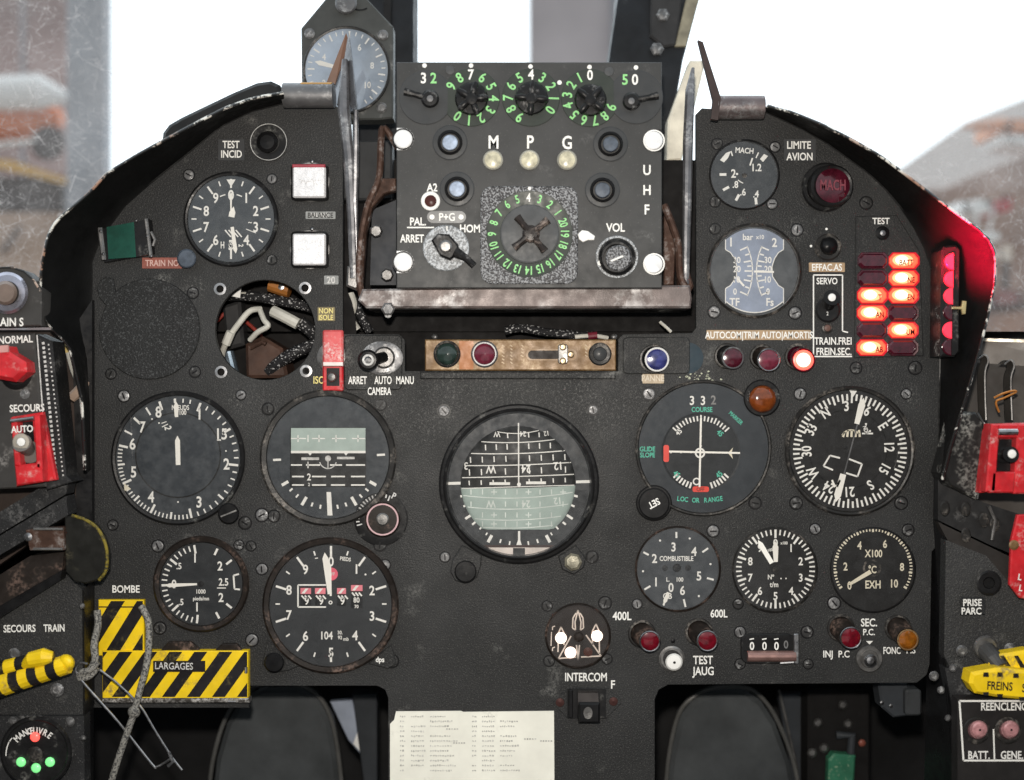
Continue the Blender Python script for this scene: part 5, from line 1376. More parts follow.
lamp("red push lamp above the INJ P.C label", 841, 628, 851, 638, 14, 11, REDL)
lamp("orange push lamp above the FONC label, bottom right corner of the panel", 898, 628, 908, 640, 13.5, 10.5, ORANGE, rim=BRASS)
lamp("round plum lamp, first in the row under the AUTOCOM tape", 727, 356, 733, 358, 13, 11, REDD, 12, GUN, BEZ)
lamp("round plum lamp with a silver rim, second in the row under the AUTOCOM tape", 762.5, 357, 769, 360, 13, 11.5, PURP, 12)
lamp("brightly lit red lamp, third in the row under the AUTOCOM tape", 798, 357, 803.5, 360, 13.5, 11.5, EM("lit_red_rim_lens", (1.0, .10, .07), 1.6), 12, REDL, REDD, hot=CORE)
t = lamp("round blue button with a silver rim between the two cream tapes", 654, 359, 657, 359.5, 15, 12, BLUEL, 10, WHITEB, BLACK, cat="button", name="push_button")
# master warning lamp
t = thing("warning_lamp", "big round dark red lamp beside the LIMITE AVION plate", "warning lamp", 829, 187)
mb = MB(t); mb.lathe(826, 187, [(24.5, 0), (24.5, 4), (22.5, 6.5), (19, 6)], 48, cap=False); mb.build("collar", BEZ)
mb = MB(t); mb.lathe(826, 187, [(21, 4), (21, 13), (19, 15), (17, 14)], 48, cap=False, tip=(833, 185.5, 15)); mb.build("barrel", BEZ)
mb = MB(t); mb.lathe(833, 185.5, [(17.5, 12), (17, 14), (10, 15), (.1, 15.2)], 40, cap=False); o = mb.build("lens", REDD, angle=70)
mb = MB(t); mb.text("MACH", 833, 185, 10, 15.8, 0, .62); mb.build("lettering", M("lens_lettering", (.16, .03, .045), .4), o)
# small round push button, upper left
t = thing("push_button", "black round push button with a white ring beside the TEST INCID plate", "button", 269, 142)
mb = MB(t); mb.lathe(268.5, 142, [(19, 0), (19, 3), (17.5, 4.4), (11, 4)], 40, cap=False); mb.build("collar", BEZ)
mb = MB(t); mb.lathe(268.5, 142, [(18.6, 3.6), (18.3, 4.8), (17.6, 4.2)], 48, cap=False); mb.build("rim", WD)
mb = MB(t); mb.lathe(267, 142, [(11, 2), (10, 8), (7, 10.5), (.1, 11)], 32, cap=False); mb.build("button", BLACK)
# square foil lamps
for y, lab in ((182, "square lamp covered with silver foil, upper one beside the round ten figure gauge"), (249.5, "square lamp covered with silver foil, lower one just right of the round ten figure gauge")):
    t = thing("square_lamp", lab, "indicator lamp", 309, y)
    mb = MB(t); mb.lathe(310, y, [(20.5, 0), (20.5, 1.2), (19.4, 2), (16, 2)], 40, cap=False); mb.build("mount_ring", STEEL_D)
    mb = MB(t); mb.box(290.5, y - 18.5, 327.5, y + 18, 0, 8, 2, 4); mb.build("housing", BEZ)
    mb = MB(t); mb.box(292.5, y - 16, 325.5, y + 15.5, 7, 12, 1.4, 2); mb.build("foil_cover", SILV)
    if y < 200:
        mb = MB(t); mb.box(292, y - 18, 325, y - 14.5, 9, 12.6, .8); mb.build("red_edge", M("foil_red", (.35, .05, .07), .4))
        mb = MB(t)
        for k in range(12): mb.line(299 + k * 1.7, y - 1 + random.uniform(-3, 3), 300.5 + k * 1.7, y + random.uniform(-3, 3), .8, 12.4)
        mb.build("worn_lettering", M("foil_ink", (.55, .55, .56), .5))
    mb = MB(t); mb.ball(312, y - 20.5, 2, 2.2, 10); mb.build("pin", STEEL)
# green signal plate
t = thing("signal_flap", "green flap plate in a black hinged frame, upper left edge of the panel", "signal plate", 124, 239, 8)
mb = MB(t); mb.slab([(101, 229, 2), (149, 219, 2), (152, 253, 2), (104, 262, 2)], 9); mb.build("frame", BLACK)
mb = MB(t); mb.slab([(106.5, 227, 4), (134, 222, 4), (136, 257, 4), (108.5, 259, 4)], 3); mb.build("green_plate", DGREEN)
mb = MB(t); mb.slab([(134, 222, 4), (147, 219.5, 4), (150, 254, 4), (136, 257, 4)], 3); mb.build("dark_plate", BEZ)
mb = MB(t); mb.tube([(100, 228, 3), (104, 260, 3)], 2.6, 8); mb.build("hinge_rod", STEEL_D)
mb = MB(t); mb.tube([(146, 219, 4), (151, 257, 4)], 2, 8); mb.build("hinge_rod", STEEL_D)
mb = MB(t); mb.tube([(151, 232, 2), (155, 240, 2), (153, 246, 2)], 1.6, 8); mb.build("finger_loop", STEEL_D)
for x, y in ((136, 220.5), (147, 236), (151, 256), (100.5, 231), (103, 254)):
    mb = MB(t); mb.ball(x, y, 5, 1.7, 8); mb.build("pin", STEEL)
# blanking plate
t = thing("blanking_plate", "round black crackle blanking plate with a small lobe, left edge of the panel", "cover plate", 149, 327)
pts = [(149 + 50.5 * math.sin(R(a)), 329 - 50.5 * math.cos(R(a))) for a in range(-42, 277, 6)] + [(105.5, 305), (99, 298), (96.5, 289), (99, 281), (106, 276.5), (113, 278.5)]
mb = MB(t); mb.prism(pts, 0, 2.2, .8); mb.build("plate", M("blanking_crackle", (.024, .025, .026), .6, spec=.6, var=.2, vscale=20, speck=(.055, .058, .06), speck_t=.58, sscale=620, bump=1.0, bscale=500))
# red guarded switch on the panel
t = thing("guarded_switch", "red guarded switch standing between the round hole and the camera switch", "switch", 332, 360)
mb = MB(t); mb.lathe(332, 357, [(15, 0), (15, 1), (13, 1.8), (.1, 2)], 30, cap=False); mb.build("mount_ring", STEEL_D)
mb = MB(t); mb.prism(rrect(322.5, 330.5, 343, 391, 1.5), 1, 7, 1.4); mb.build("guard_frame", REDP)
mb = MB(t); mb.prism(rrect(322.5, 330, 343, 364.5, 2), 7, 13, 1.6); mb.build("guard_cover", M("pale_red", (.55, .07, .075), .4, wear=(.7, .55, .53), wear_t=.58, wscale=60))
mb = MB(t); mb.box(323, 362, 343, 366, 12.6, 14, .5); mb.build("cover_lip", M("lip_pale", (.7, .62, .6), .4))
mb = MB(t); mb.poly(rrect(326.5, 368, 339.5, 386), 7.2); mb.build("slot", BLACK)
mb = MB(t); mb.lathe(331.5, 377, [(5, 6), (5, 11), (3.5, 14), (.1, 15)], 18, cap=False); mb.build("toggle", STEEL_D)
# camera switch
t = thing("toggle_switch", "black knobbed toggle switch on a worn round base above the ARRET AUTO MANU lettering", "switch", 380, 359)
mb = MB(t); mb.lathe(382, 358, [(21, 2), (21, 3.4), (18, 4.4), (.1, 4.5)], 36, cap=False, sq=.8); mb.build("base", M("worn_base", (.16, .16, .165), .4, metal=.5, wear=(.5, .5, .5), wear_t=.5, wscale=60))
mb = MB(t); mb.lathe(384, 357.5, [(11, 4), (11, 7), (9, 9), (.1, 9)], 24, cap=False); mb.build("nut", STEEL_D)
mb = MB(t); mb.tube([(384, 357, 8), (376, 359, 18)], [5.5, 5.5], 14); mb.lathe(368, 360, [(4, 17), (9, 20), (10.2, 25), (8, 28), (5.6, 28.2)], 28, cap=False); mb.build("toggle", BLACK)
mb = MB(t); mb.lathe(368, 360, [(5.6, 28.3), (5, 28.6), (3.6, 28.4)], 24, cap=False); mb.build("cap_ring", WD)
# small push button EFFAC
t = thing("push_button", "small black domed push button above the EFFAC. AS tape", "button", 829, 245)
mb = MB(t); mb.lathe(828, 247, [(13.5, 0), (13.5, 2), (12, 3.4), (9.5, 3)], 32, cap=False); mb.build("collar", BEZ_W)
mb = MB(t); mb.lathe(829, 246, [(9, 2), (8.6, 6), (5, 9.4), (.1, 10.2)], 28, cap=False); mb.build("button", BLACK, angle=70)
for x, y in ((826.5, 229), (811, 246)):
    mb = MB(t); mb.disc(x, y, 1.3, .6, 8); mb.build("index_dot", W)
# SERVO toggle
t = thing("toggle_switch", "black toggle switch with a white tip inside the SERVO border", "switch", 829, 303)
mb = MB(t); mb.lathe(828, 310, [(12.5, 0), (12.5, 2.5), (10.5, 4), (.1, 4)], 32, cap=False); mb.build("base", BEZ)
mb = MB(t); mb.tube([(829, 306, 3), (831, 299, 16), (832, 297.5, 20)], [5, 7, 8], 18); mb.build("toggle", BLACK)
mb = MB(t); mb.lathe(832, 297.5, [(4.2, 19.5), (3.6, 22), (.1, 22.6)], 18, cap=False); mb.build("tip", WHITEB)
mb = MB(t); mb.text("2", 827.5, 313.5, 3.5, 4.4); mb.build("lettering", WD)
t = thing("indicator_lamp", "tiny dull brown lamp below the SERVO toggle", "indicator lamp", 827, 328)
mb = MB(t); mb.lathe(827.5, 328, [(5.5, 0), (5.2, 1.5), (3.6, 2)], 18, cap=False); mb.build("rim", BEZ_W)
mb = MB(t); mb.lathe(827.5, 328, [(3.8, 1), (3, 2.6), (.1, 3)], 16, cap=False); mb.build("lens", M("dull_brown", (.13, .07, .055), .4))
# white knob, silver toggle
t = thing("push_button", "silver white round knob left of the TEST JAUG label", "button", 673, 662)
mb = MB(t); mb.lathe(672, 659, [(13, 0), (13, 2), (11, 3), (9, 3)], 30, cap=False); mb.build("collar", STEEL_D)
mb = MB(t); mb.lathe(674, 662, [(8.5, 1), (8.5, 8), (7, 10), (3, 10.5), (.1, 10.5)], 28, cap=False); o = mb.build("knob", WHITEB)
mb = MB(t); mb.lathe(674.5, 662.5, [(1.4, 10.6), (1.2, 11.4), (.1, 11.5)], 10, cap=False); mb.build("pin", BLACK, o)
mb = MB(t); mb.lathe(673, 641, [(2.4, 0), (2.2, 2), (.1, 2.4)], 10, cap=False); mb.build("stud", BLACK)
t = thing("toggle_switch", "silver ball toggle switch below the SEC. P.C. lettering", "switch", 870, 660)
mb = MB(t); mb.lathe(869.5, 659, [(13.5, 0), (13.5, 2), (12.5, 3), (9, 3), (8.5, 5), (.1, 5)], 34, cap=False); mb.build("base", STEEL_D)
mb = MB(t); mb.tube([(869.5, 659, 4), (870, 660, 14)], [3, 4], 12); mb.lathe(870.5, 660.5, [(4, 12), (6.2, 15), (6.2, 18), (3.5, 21), (.1, 21.6)], 22, cap=False); mb.build("toggle", STEEL)
mb = MB(t); mb.poly([(866, 641), (873, 641), (869.5, 644.5)], .5); mb.build("index_mark", W)
# counter
t = thing("counter", "small drum counter showing zeros in a pinkish metal frame, under the rev counter", "counter", 773, 650)
mb = MB(t); mb.prism(rrect(741, 634, 796, 664, 8), 0, 3, 1); mb.build("frame", BEZ)
mb = MB(t); mb.prism(rrect(745, 638, 796, 651, 3), 2, 3.4); mb.build("drum", M("drum_black", (.016, .016, .017), .4))
mb = MB(t); mb.tube([(747, 656, 3), (795, 656, 3)], 5.5, 14); mb.build("lower_bar", M("pink_metal", (.32, .19, .17), .35, metal=.6))
mb = MB(t); mb.prism(rrect(794, 634, 799, 664, 1), 1, 6, .6); mb.tube([(780, 663, 3), (795, 662, 4)], 1.6, 8); mb.build("catch", STEEL)
for i, x in enumerate((752, 764.5, 776.5)):
    mb = MB(t); mb.text("0", x, 646, 7.5, 3.8, 0, .85); mb.line(x - 2.5, 639.4, x + 2, 638.6, 1.1, 3.8); mb.build("lettering", W)
mb = MB(t); mb.text("0", 786, 644.5, 7.5, 3.8, 0, .85); mb.build("lettering", M("dim_zero", (.16, .16, .16), .6))
# intercom switch
t = thing("rocker_switch", "square black rocker switch below the INTERCOM lettering", "switch", 587, 707)
mb = MB(t); mb.prism([(552, 703), (568, 688), (606, 688), (621, 699), (621, 704), (606, 719), (568, 719)], 0, 1.4, .6); mb.build("base_plate", P)
mb = MB(t); mb.prism(rrect(567, 689, 606, 718, 1), 1.4, 3); mb.build("frame", BEZ)
mb = MB(t); mb.box(568.5, 690, 573, 718, 3, 6, .8); mb.build("side_clip", BLACK)
mb = MB(t); mb.slab([(578, 693, 8), (598, 693, 8), (599, 705, 14), (578, 705, 14)], 6); mb.build("rocker_top", M("rocker_brown", (.05, .042, .04), .4))
mb = MB(t); mb.box(578.5, 703, 600, 723.5, 3, 16, 2); mb.build("rocker", BLACK)
mb = MB(t); mb.lathe(588, 713, [(4.6, 15.8), (4.4, 16.6), (3, 16.4), (.1, 16.2)], 22, cap=False, sq=1.35); mb.build("rocker_mark", STEEL_D)
for x, y in ((560, 702.5), (613.5, 701.5)):
    mb = MB(t); mb.lathe(x, y, [(4.6, 1), (4.2, 2.4), (.1, 3)], 16, cap=False); mb.build("screw", M("brown_screw", (.11, .05, .045), .4, metal=.4))

# ------------------------------------------------------------------ warning light panel
wp = thing("warning_light_cluster", "warning light plate with two columns of oval red lamps, seven of them lit", "warning lights", 886, 290)
mb = MB(wp); mb.prism([(856, 216), (897, 215), (920, 251), (924, 356), (855, 358)], 0, 2.2, 1.0); mb.build("face_plate", P)
mb = MB(wp); mb.lathe(882.5, 233, [(7, 2), (7, 3.6), (5.5, 4.4), (.1, 5)], 24, cap=False); mb.build("test_button", BLACK)
mb = MB(wp); mb.lathe(883, 233, [(3, 4.6), (2.6, 6.5), (.1, 7)], 14, cap=False); mb.build("button_tip", STEEL)
lit = {(1, 0): "BATT", (1, 1): "NE", (1, 2): "EN", (0, 2): "T", (0, 3): "AN", (1, 4): "UM", (0, 5): "AB"}
DKRED_T = M("lens_text", (.10, .01, .01), .5)
def oval(x, y, a, b): return [(x - a + 4, y - b), (x + a - 4, y - b), (x + a, y - b + 4.5), (x + a, y + b - 4.5), (x + a - 4, y + b), (x - a + 4, y + b), (x - a, y + b - 4.5), (x - a, y - b + 4.5)]
for c in (0, 1):
    for r_ in range(6):
        x = (873.5, 904.5)[c] - r_ * .25; y = (260.5, 278, 295.3, 312.8, 330, 347.5)[r_]
        on = (c, r_) in lit
        mb = MB(wp); mb.prism(oval(x, y, 15.5, 8.3), 2, 4, .6); mb.build("lamp_rim", REDD if not on else LITRIM)
        mb = MB(wp); mb.prism(oval(x, y, 14, 7), 4, 7, 1.6)
        o = mb.build("warning_lamp", LIT if on else REDD, label="lit orange red warning lamp" if on else "dark red unlit warning lamp")
        if on:
            mb = MB(wp); mb.m = 0; mb.prism(circ(x - 1.5, y - .3, 10.5, 24, 5.9), 7, 7.3, .2); mb.m = 1; mb.prism(circ(x - 2.5, y - .5, 6.5, 24, 4.6), 7.3, 7.6, .2); mb.build("glowing_bulb", [MIDLIT, CORE], o)
            mb = MB(wp); mb.text(lit[(c, r_)], x + (7 if len(lit[(c, r_)]) < 3 else 2), y + 2, 5.6, 7.8, 0, .72); mb.build("lettering", DKRED_T, o)
# flat side strip of lamps on the shroud wall
t = thing("side_lamp_strip", "upright black strip of half round pink red lamps on the right shroud", "warning lights", 949, 300, 24)
mb = MB(t); mb.prism([(944.5, 246), (957, 245), (961, 249), (960, 352), (955, 357), (941, 356), (942, 250)], -12, 14, 2); mb.build("housing", BEZ)
for y, on in ((261, 1), (279, 1), (296, 1), (312, 0), (330, 1), (347, 0)):
    x = 952.5 - (y - 261) * .03
    mb = MB(t); mb.prism([(x + 2, y - 8.5)] + [(x + 2 - 9 * math.sin(R(a)), y - 8.5 * math.cos(R(a))) for a in range(15, 180, 15)] + [(x + 2, y + 8.5)], 14, 17, 1)
    mb.build("strip_lamp", LITR if on else REDD, label="lit pink red half round lamp" if on else "unlit dark half round lamp")
mb = MB(t); mb.prism([(953, 306.5), (962, 306.5), (963, 300.5), (967, 301), (966, 314), (963, 314.5), (962, 309.5), (953, 309)], 16, 19, .6); mb.build("clip", M("brass_clip", (.62, .5, .25), .35, metal=.7))
gl_d = bpy.data.lights.new("strip_lamp_glow", 'SPOT')         # red light of the strip's lamps on the shroud wall beside it
gl_d.energy = 2.3; gl_d.color = (1.0, .004, .04); gl_d.spot_size = R(130); gl_d.spot_blend = .9; gl_d.shadow_soft_size = .01
gl = bpy.data.objects.new("strip_lamp_glow", gl_d); col.objects.link(gl)
gl.location = (.402, -.058, .108)
gl.rotation_euler = Vector((1, -.05, .75)).to_track_quat('-Z', 'Y').to_euler()

# ------------------------------------------------------------------ yellow and black plates, cord and pin
def stripes(x0, y0, x1, y1, wyel, pitch, off, slope):
    polys = []
    n = int((x1 - x0 + abs(slope) * (y1 - y0)) / pitch) + 3
    for k in range(-2, n):
        a = x0 + off + k * pitch
        q = clip([(a, y1), (a + wyel, y1), (a + wyel + slope * (y1 - y0), y0), (a + slope * (y1 - y0), y0)], x0, y0, x1, y1)
        if len(q) > 2: polys.append(q)
    return polys
t = thing("striped_plate", "upright yellow and black striped plate under the BOMBE lettering", "jettison plate", 121, 626, 2)
mb = MB(t); mb.box(98, 600, 143.5, 656, -2, 3, 1); mb.m = 1
for q in stripes(98.8, 601, 142.8, 656, 14, 26, 4, .62): mb.poly(q, 3.15)
mb.build("plate", [YEL, STR])
mb = MB(t); mb.tube([(99, 607, 3), (143, 607, 3)], .7, 6); mb.build("bend_line", STR)
mb = MB(t); mb.lathe(98, 617, [(3, 2), (3, 4), (1.6, 4.4)], 14, cap=False); mb.build("eyelet", STEEL)
t = thing("striped_plate", "long yellow and black striped plate reading LARGAGES at the lower left of the panel", "jettison plate", 175, 677, 4)
mb = MB(t); mb.box(102, 651, 248, 700, -4, 4, 1); mb.m = 1
for q in stripes(102.8, 651.8, 247.2, 697, 13, 25, -16, .72): mb.poly(q, 4.15)
mb.build("plate", [YEL, STR])
mb = MB(t); mb.box(101, 698.5, 249, 703.5, -4, 6, 1.5); mb.build("lower_edge", M("edge_chipped", (.12, .11, .10), .4, metal=.6, wear=(.65, .63, .6), wear_t=.45, wscale=70)); 
mb = MB(t); mb.prism(rrect(153, 661, 205, 672), 4, 4.8, .2); mb.build("label_plate", STR)
mb = MB(t); mb.text("LARGAGES", 174, 666, 6.6, 5.2, 1, .82, .012); mb.build("lettering", WD)
for x, y in ((228, 701), (246, 667)):
    mb = MB(t); mb.tube([(x, y, 6), (x + 8 if y > 690 else x, y if y > 690 else y + 6, 6)], 1.6, 8); mb.build("pin", STEEL)
mb = MB(t); mb.prism([(160, 651), (168, 642), (190, 642), (200, 651)], -4, 1, 1); mb.build("bracket", BEZ_BR)
mb = MB(t); mb.prism([(214, 651), (222, 644), (236, 644), (242, 651)], -4, 1, 1); mb.build("bracket", BEZ_BR)

t = thing("cord", "grey braided cord looped over the striped plates and hanging down", "cord", 146, 660, 22)
mb = MB(t)
c1 = smooth_path([(97, 610, 0), (98, 625, 2), (94, 645, 6), (95, 660, 8), (88, 672, 8), (80, 676, 8)], 6)
c2 = smooth_path([(141, 606, 2), (148, 620, 5), (149, 640, 7), (147, 662, 10), (140, 690, 12), (133, 716, 12), (124, 742, 10), (112, 780, 6), (108, 810, 2)], 6)
mb.tube(c1, 3.4, 10); mb.tube(c2, 3.2, 10); mb.tube(smooth_path([(98, 662, 9), (90, 670, 11), (82, 672, 11), (80, 678, 9), (90, 676, 7), (97, 668, 6)], 5), 3, 10)
mb.build("braid", CORD)
mb = MB(t); mb.ball(134, 712, 12, 6.4, 14); mb.build("knot", CORD)
t = thing("safety_pin", "long bent steel wire pin hanging from the grey cord", "pin", 80, 672, 26)
mb = MB(t)
mb.tube(smooth_path([(88, 664, 6), (80, 663, 6), (76, 670, 6), (80, 678, 6), (88, 688, 6), (120, 724, 4), (152, 764, 2), (157, 766.5, 2), (164, 763, 2), (171, 758, 2)], 6), 1.2, 8)
mb.tube(smooth_path([(100, 670, 4), (118, 684, 4), (140, 706, 4), (156, 732, 3), (172, 757, 2), (182, 770, 2)], 6), 1.1, 8)
mb.build("wire", STEEL)
mb = MB(t); mb.tube([(169, 752, 3), (173, 762, 3), (168, 766, 3)], 1.8, 8); mb.build("clasp", STEEL)

# ------------------------------------------------------------------ paper card and footwell
t = thing("frequency_card", "worn white typed card stuck on the pedestal at the bottom", "card", 472, 745)
mb = MB(t); mb.prism([(396, 711.5), (461, 711), (463, 712), (554, 711), (554.5, 800), (390, 800), (390, 724), (394, 720)], 0, 1.0); mb.build("sheet", PAPER)
mb = MB(t)
for r_ in range(12):
    y = 716.5 + r_ * 4.9
    for (a, b) in ((400, 404), (411, 424), (430, 446 + (r_ * 7) % 12), (472, 476), (482, 494), (500, 512 + (r_ * 5) % 8)):
        if random.random() < .9:
            x = a
            while x < b:
                wd = random.uniform(1, 2.2); mb.line(x, y + random.uniform(-.4, .4), x + wd, y + random.uniform(-.4, .4), random.uniform(1.0, 2), 1.3); x += wd + .7
for x, y in ((446, 729), (453, 743), (524, 739), (540, 741)):
    for k in range(5): mb.line(x + k * 2.6, y, x + 1.8 + k * 2.6, y, 1.6, 1.3)
mb.build("typed_lines", INK)

def pedal(label, pts, rim):
    t = thing("rudder_pedal", label, "pedal", pts[0][0], pts[0][1], -190)
    mb = MB(t); mb.prism(pts, -25, 0, 5); mb.build("footplate", PEDAL)
    mb = MB(t); mb.tube(smooth_path(rim, 6), 2.6, 8); mb.build("rim", M("pedal_rim", (.125, .125, .12), .45))
    mb = MB(t); mb.tube([(pts[0][0] - 20, 900, -30), (pts[0][0] + 30, 740, -40)], 12, 10); mb.build("arm", BLACK)
pedal("dark grey rubber rudder pedal in the left footwell opening", [(212, 800), (216, 760), (226, 725), (240, 700), (262, 688), (300, 688), (318, 700), (330, 722), (337, 760), (341, 800)],
      [(208, 800, 2), (213, 760, 3), (224, 722, 3), (240, 697, 3), (262, 684, 3), (300, 685, 3), (320, 698, 3), (332, 722, 3), (339, 760, 3), (343, 800, 2)])
pedal("dark grey rubber rudder pedal in the right footwell opening", [(666, 800), (671, 755), (680, 718), (694, 700), (716, 690), (745, 690), (762, 702), (776, 724), (790, 762), (797, 800)],
      [(665, 800, 2), (669, 755, 3), (678, 716, 3), (692, 698, 3), (714, 688, 3), (746, 688, 3), (764, 700, 3), (779, 724, 3), (794, 764, 3), (800, 800, 2)])
FW = M("footwell_grey", (.05, .056, .064), .5, var=.3, vscale=16)
t = thing("footwell_strut", "slanting pale grey strut beside the left rudder pedal", "strut", 345, 730, -230)
mb = MB(t); mb.prism([(330, 702), (352, 700), (366, 756), (362, 756), (348, 740)], -10, 0, 1); mb.build("plate", M("strut_blue", (.30, .34, .42), .45, var=.15))
mb = MB(t); mb.prism([(352, 694), (377, 694), (377, 800), (366, 800)], -10, 10, 1); mb.build("web", FW)
mb = MB(t); mb.prism([(353, 744), (358, 730), (366, 752), (364, 756)], 0, 4, .5); mb.build("tag", WHITEB)
t = thing("footwell_strut", "dark upright plate with a pale edge right of the right rudder pedal", "strut", 790, 730, -220)
mb = MB(t); mb.prism([(778, 694), (804, 694), (805, 800), (796, 800)], -10, 0, 1); mb.build("web", FW)
mb = MB(t); mb.tube([(779, 690, 3), (786, 720, 3), (796, 765, 3), (800, 800, 3)], 1.8, 8); mb.build("edge_tube", STEEL_D)
t = thing("hydraulic_fitting", "cluster of dark hydraulic fittings with a green label in the right footwell", "fitting", 840, 730, -180)
mb = MB(t); mb.prism(rrect(808, 690, 870, 820, 3), -30, 0, 2); mb.build("mount_plate", BAY)
for x, y in ((818, 723), (848, 724), (824, 748), (812, 753), (843, 705)):
    mb = MB(t); mb.lathe(x, y, [(5, 0), (5, 6), (3, 9), (.1, 9)], 8, cap=False); mb.build("nut", STEEL_D)
mb = MB(t); mb.tube([(836, 735, 6), (852, 735, 8), (850, 760, 8)], 5, 10); mb.build("pipe", FW)
mb = MB(t); mb.prism([(829, 760), (834, 754), (856, 756), (854, 790), (828, 790)], 4, 16, 2); mb.build("green_block", M("green_block", (.03, .16, .09), .5, speck=(.2, .3, .2), speck_t=.64, sscale=300))
mb = MB(t); mb.ball(862, 743, 6, 4, 10); mb.build("knob", M("brown_knob", (.22, .07, .05), .4))
t = thing("hinge_bracket", "dark steel hinge bracket under the lower right corner of the panel", "bracket", 895, 700, -40)
mb = MB(t); mb.prism([(878, 682), (908, 682), (912, 700), (910, 716), (894, 718), (882, 708)], -20, 0, 2); mb.build("arm", FW)
mb = MB(t); mb.prism(rrect(906, 690, 922, 716, 3), -10, 8, 2); mb.build("block", M("block_grey", (.06, .065, .07), .5))
for x, y in ((882, 703), (891, 706)):
    mb = MB(t); mb.lathe(x, y, [(2.2, 0), (2, 2), (.1, 3)], 8, cap=False); mb.build("rivet", STEEL)
# ------------------------------------------------------------------ left console
def plate3(t, name, pts, th, mat, label=None):
    mb = MB(t); mb.slab(pts, th); return mb.build(name, mat, label=label)
CON = M("console_grey", (.072, .07, .068), .45, var=.25, vscale=20, wear=(.3, .29, .28), wear_t=.66, wscale=30, bump=.15)
t = thing("gear_handle_panel", "rounded grey plate with a silver ringed knob reading TRAIN S, left edge", "control plate", 15, 295, 70)
mb = MB(t); mb.prism([(-60, 268), (12, 267), (24, 271), (34, 280), (41, 291), (41, 326), (-60, 328)], -20, 0, 1.4); mb.build("plate", CON)
mb = MB(t); mb.tube([(-10, 268, 0), (12, 267.5, 0), (24, 271.5, 0), (34, 280.5, 0), (40.5, 291, 0)], 1.0, 6); mb.build("chipped_edge", CHIP)
mb = MB(t); mb.lathe(7, 293, [(21, 0), (21, 3), (18, 6), (12, 7)], 40, cap=False); mb.build("knob_ring", M("steel_ring", (.36, .36, .42), .3, metal=.85))
mb = MB(t); mb.lathe(5, 293, [(12, 5), (12, 14), (9, 18), (.1, 18)], 28, cap=False); mb.build("knob", M("knob_brown", (.16, .12, .10), .45))
letter("TRAIN S", 6, 322, 8, W, .82, 0, t, .6)
t = thing("gear_switch_panel", "grey lever plate marked NORMAL and SECOURS with a red lever, left edge", "control plate", 15, 410, 60)
mb = MB(t); mb.prism([(-60, 334), (34, 333), (41, 410), (46, 487), (-60, 492)], -20, 0, 1.5); mb.build("plate", CON)
mb = MB(t); mb.prism([(34, 333), (52, 341), (66, 476), (72, 482), (46, 490)], -30, -4, 1); mb.build("side_flange", PANEL_EDGE)
mb = MB(t)
for k in range(30): mb.line(43 + k * .45, 342 + k * 4.6, 43.4 + k * .45, 344.5 + k * 4.6, 2.6, -3.4); mb.line(48.5 + k * .5, 344 + k * 4.5, 48.7 + k * .5, 345.5 + k * 4.5, 1.5, -3.4)
mb.line(37, 335, 48, 480, 1.2, 1.2); mb.build("scale_marks", WD)
mb = MB(t); mb.prism([(-20, 347), (6, 346), (8, 352), (24, 362), (25, 372), (14, 382), (-20, 376)], 6, 26, 4); mb.build("red_lever", REDP)
mb = MB(t); mb.lathe(16, 374, [(16, 0), (15, 6), (11, 9), (.1, 9)], 28, cap=False); mb.build("lever_boss", RUBBER)
mb = MB(t); mb.prism([(-20, 347), (8, 345), (8, 352), (-20, 354)], 25, 27); mb.build("lever_label", M("pink_label", (.6, .3, .28), .5))
letter("NORMAL", 15.5, 339.5, 7, W, .82, -3, t, .6); letter("SECOURS", 27, 408, 7, W, .8, -2, t, .6)
mb = MB(t); mb.lathe(25, 394, [(5, 0), (5, 1), (.1, 1.6)], 14, cap=False); mb.build("screw", SCREW)
t = thing("guarded_switch", "red guarded switch with a white tip and the word AUTO, on the left console", "switch", 32, 448, 62)
mb = MB(t); mb.prism([(11, 417), (42, 412), (48, 440), (56, 480), (16, 487)], 0, 6, 1.4); mb.build("guard_base", REDP)
mb = MB(t); mb.prism([(10, 418), (16, 417), (20, 466), (14, 466)], 5, 18, 1.4); mb.prism([(33, 415), (39, 415), (42, 470), (36, 468)], 5, 18, 1.4); mb.prism([(14, 466), (41, 462), (42, 482), (16, 486)], 5, 18, 1.6); mb.build("guard_frame", REDP)
mb = MB(t); mb.tube([(11, 421, 18), (34, 418, 18)], 1.8, 10); mb.build("hinge_pin", STEEL)
mb = MB(t); mb.poly([(17, 423), (33, 421), (36, 463), (20, 465)], 6.4); mb.build("slot", BLACK)
mb = MB(t); mb.lathe(30, 452, [(11, 6), (11, 8), (.1, 9)], 24, cap=False); mb.tube([(29, 450, 8), (22, 443, 22)], [6, 8.5], 16); mb.build("toggle", M("toggle_grey", (.13, .12, .11), .45))
mb = MB(t); mb.lathe(21, 442, [(8.6, 22), (8, 24), (4.5, 24.6)], 24, cap=False); mb.build("collar", M("toggle_tan", (.36, .33, .28), .5))
mb = MB(t); mb.lathe(21, 442, [(4.5, 23), (4, 25.6), (.1, 26)], 18, cap=False); mb.build("tip", WHITEB)
letter("AUTO", 22, 429, 6.5, W, .82, -3, t, 19)
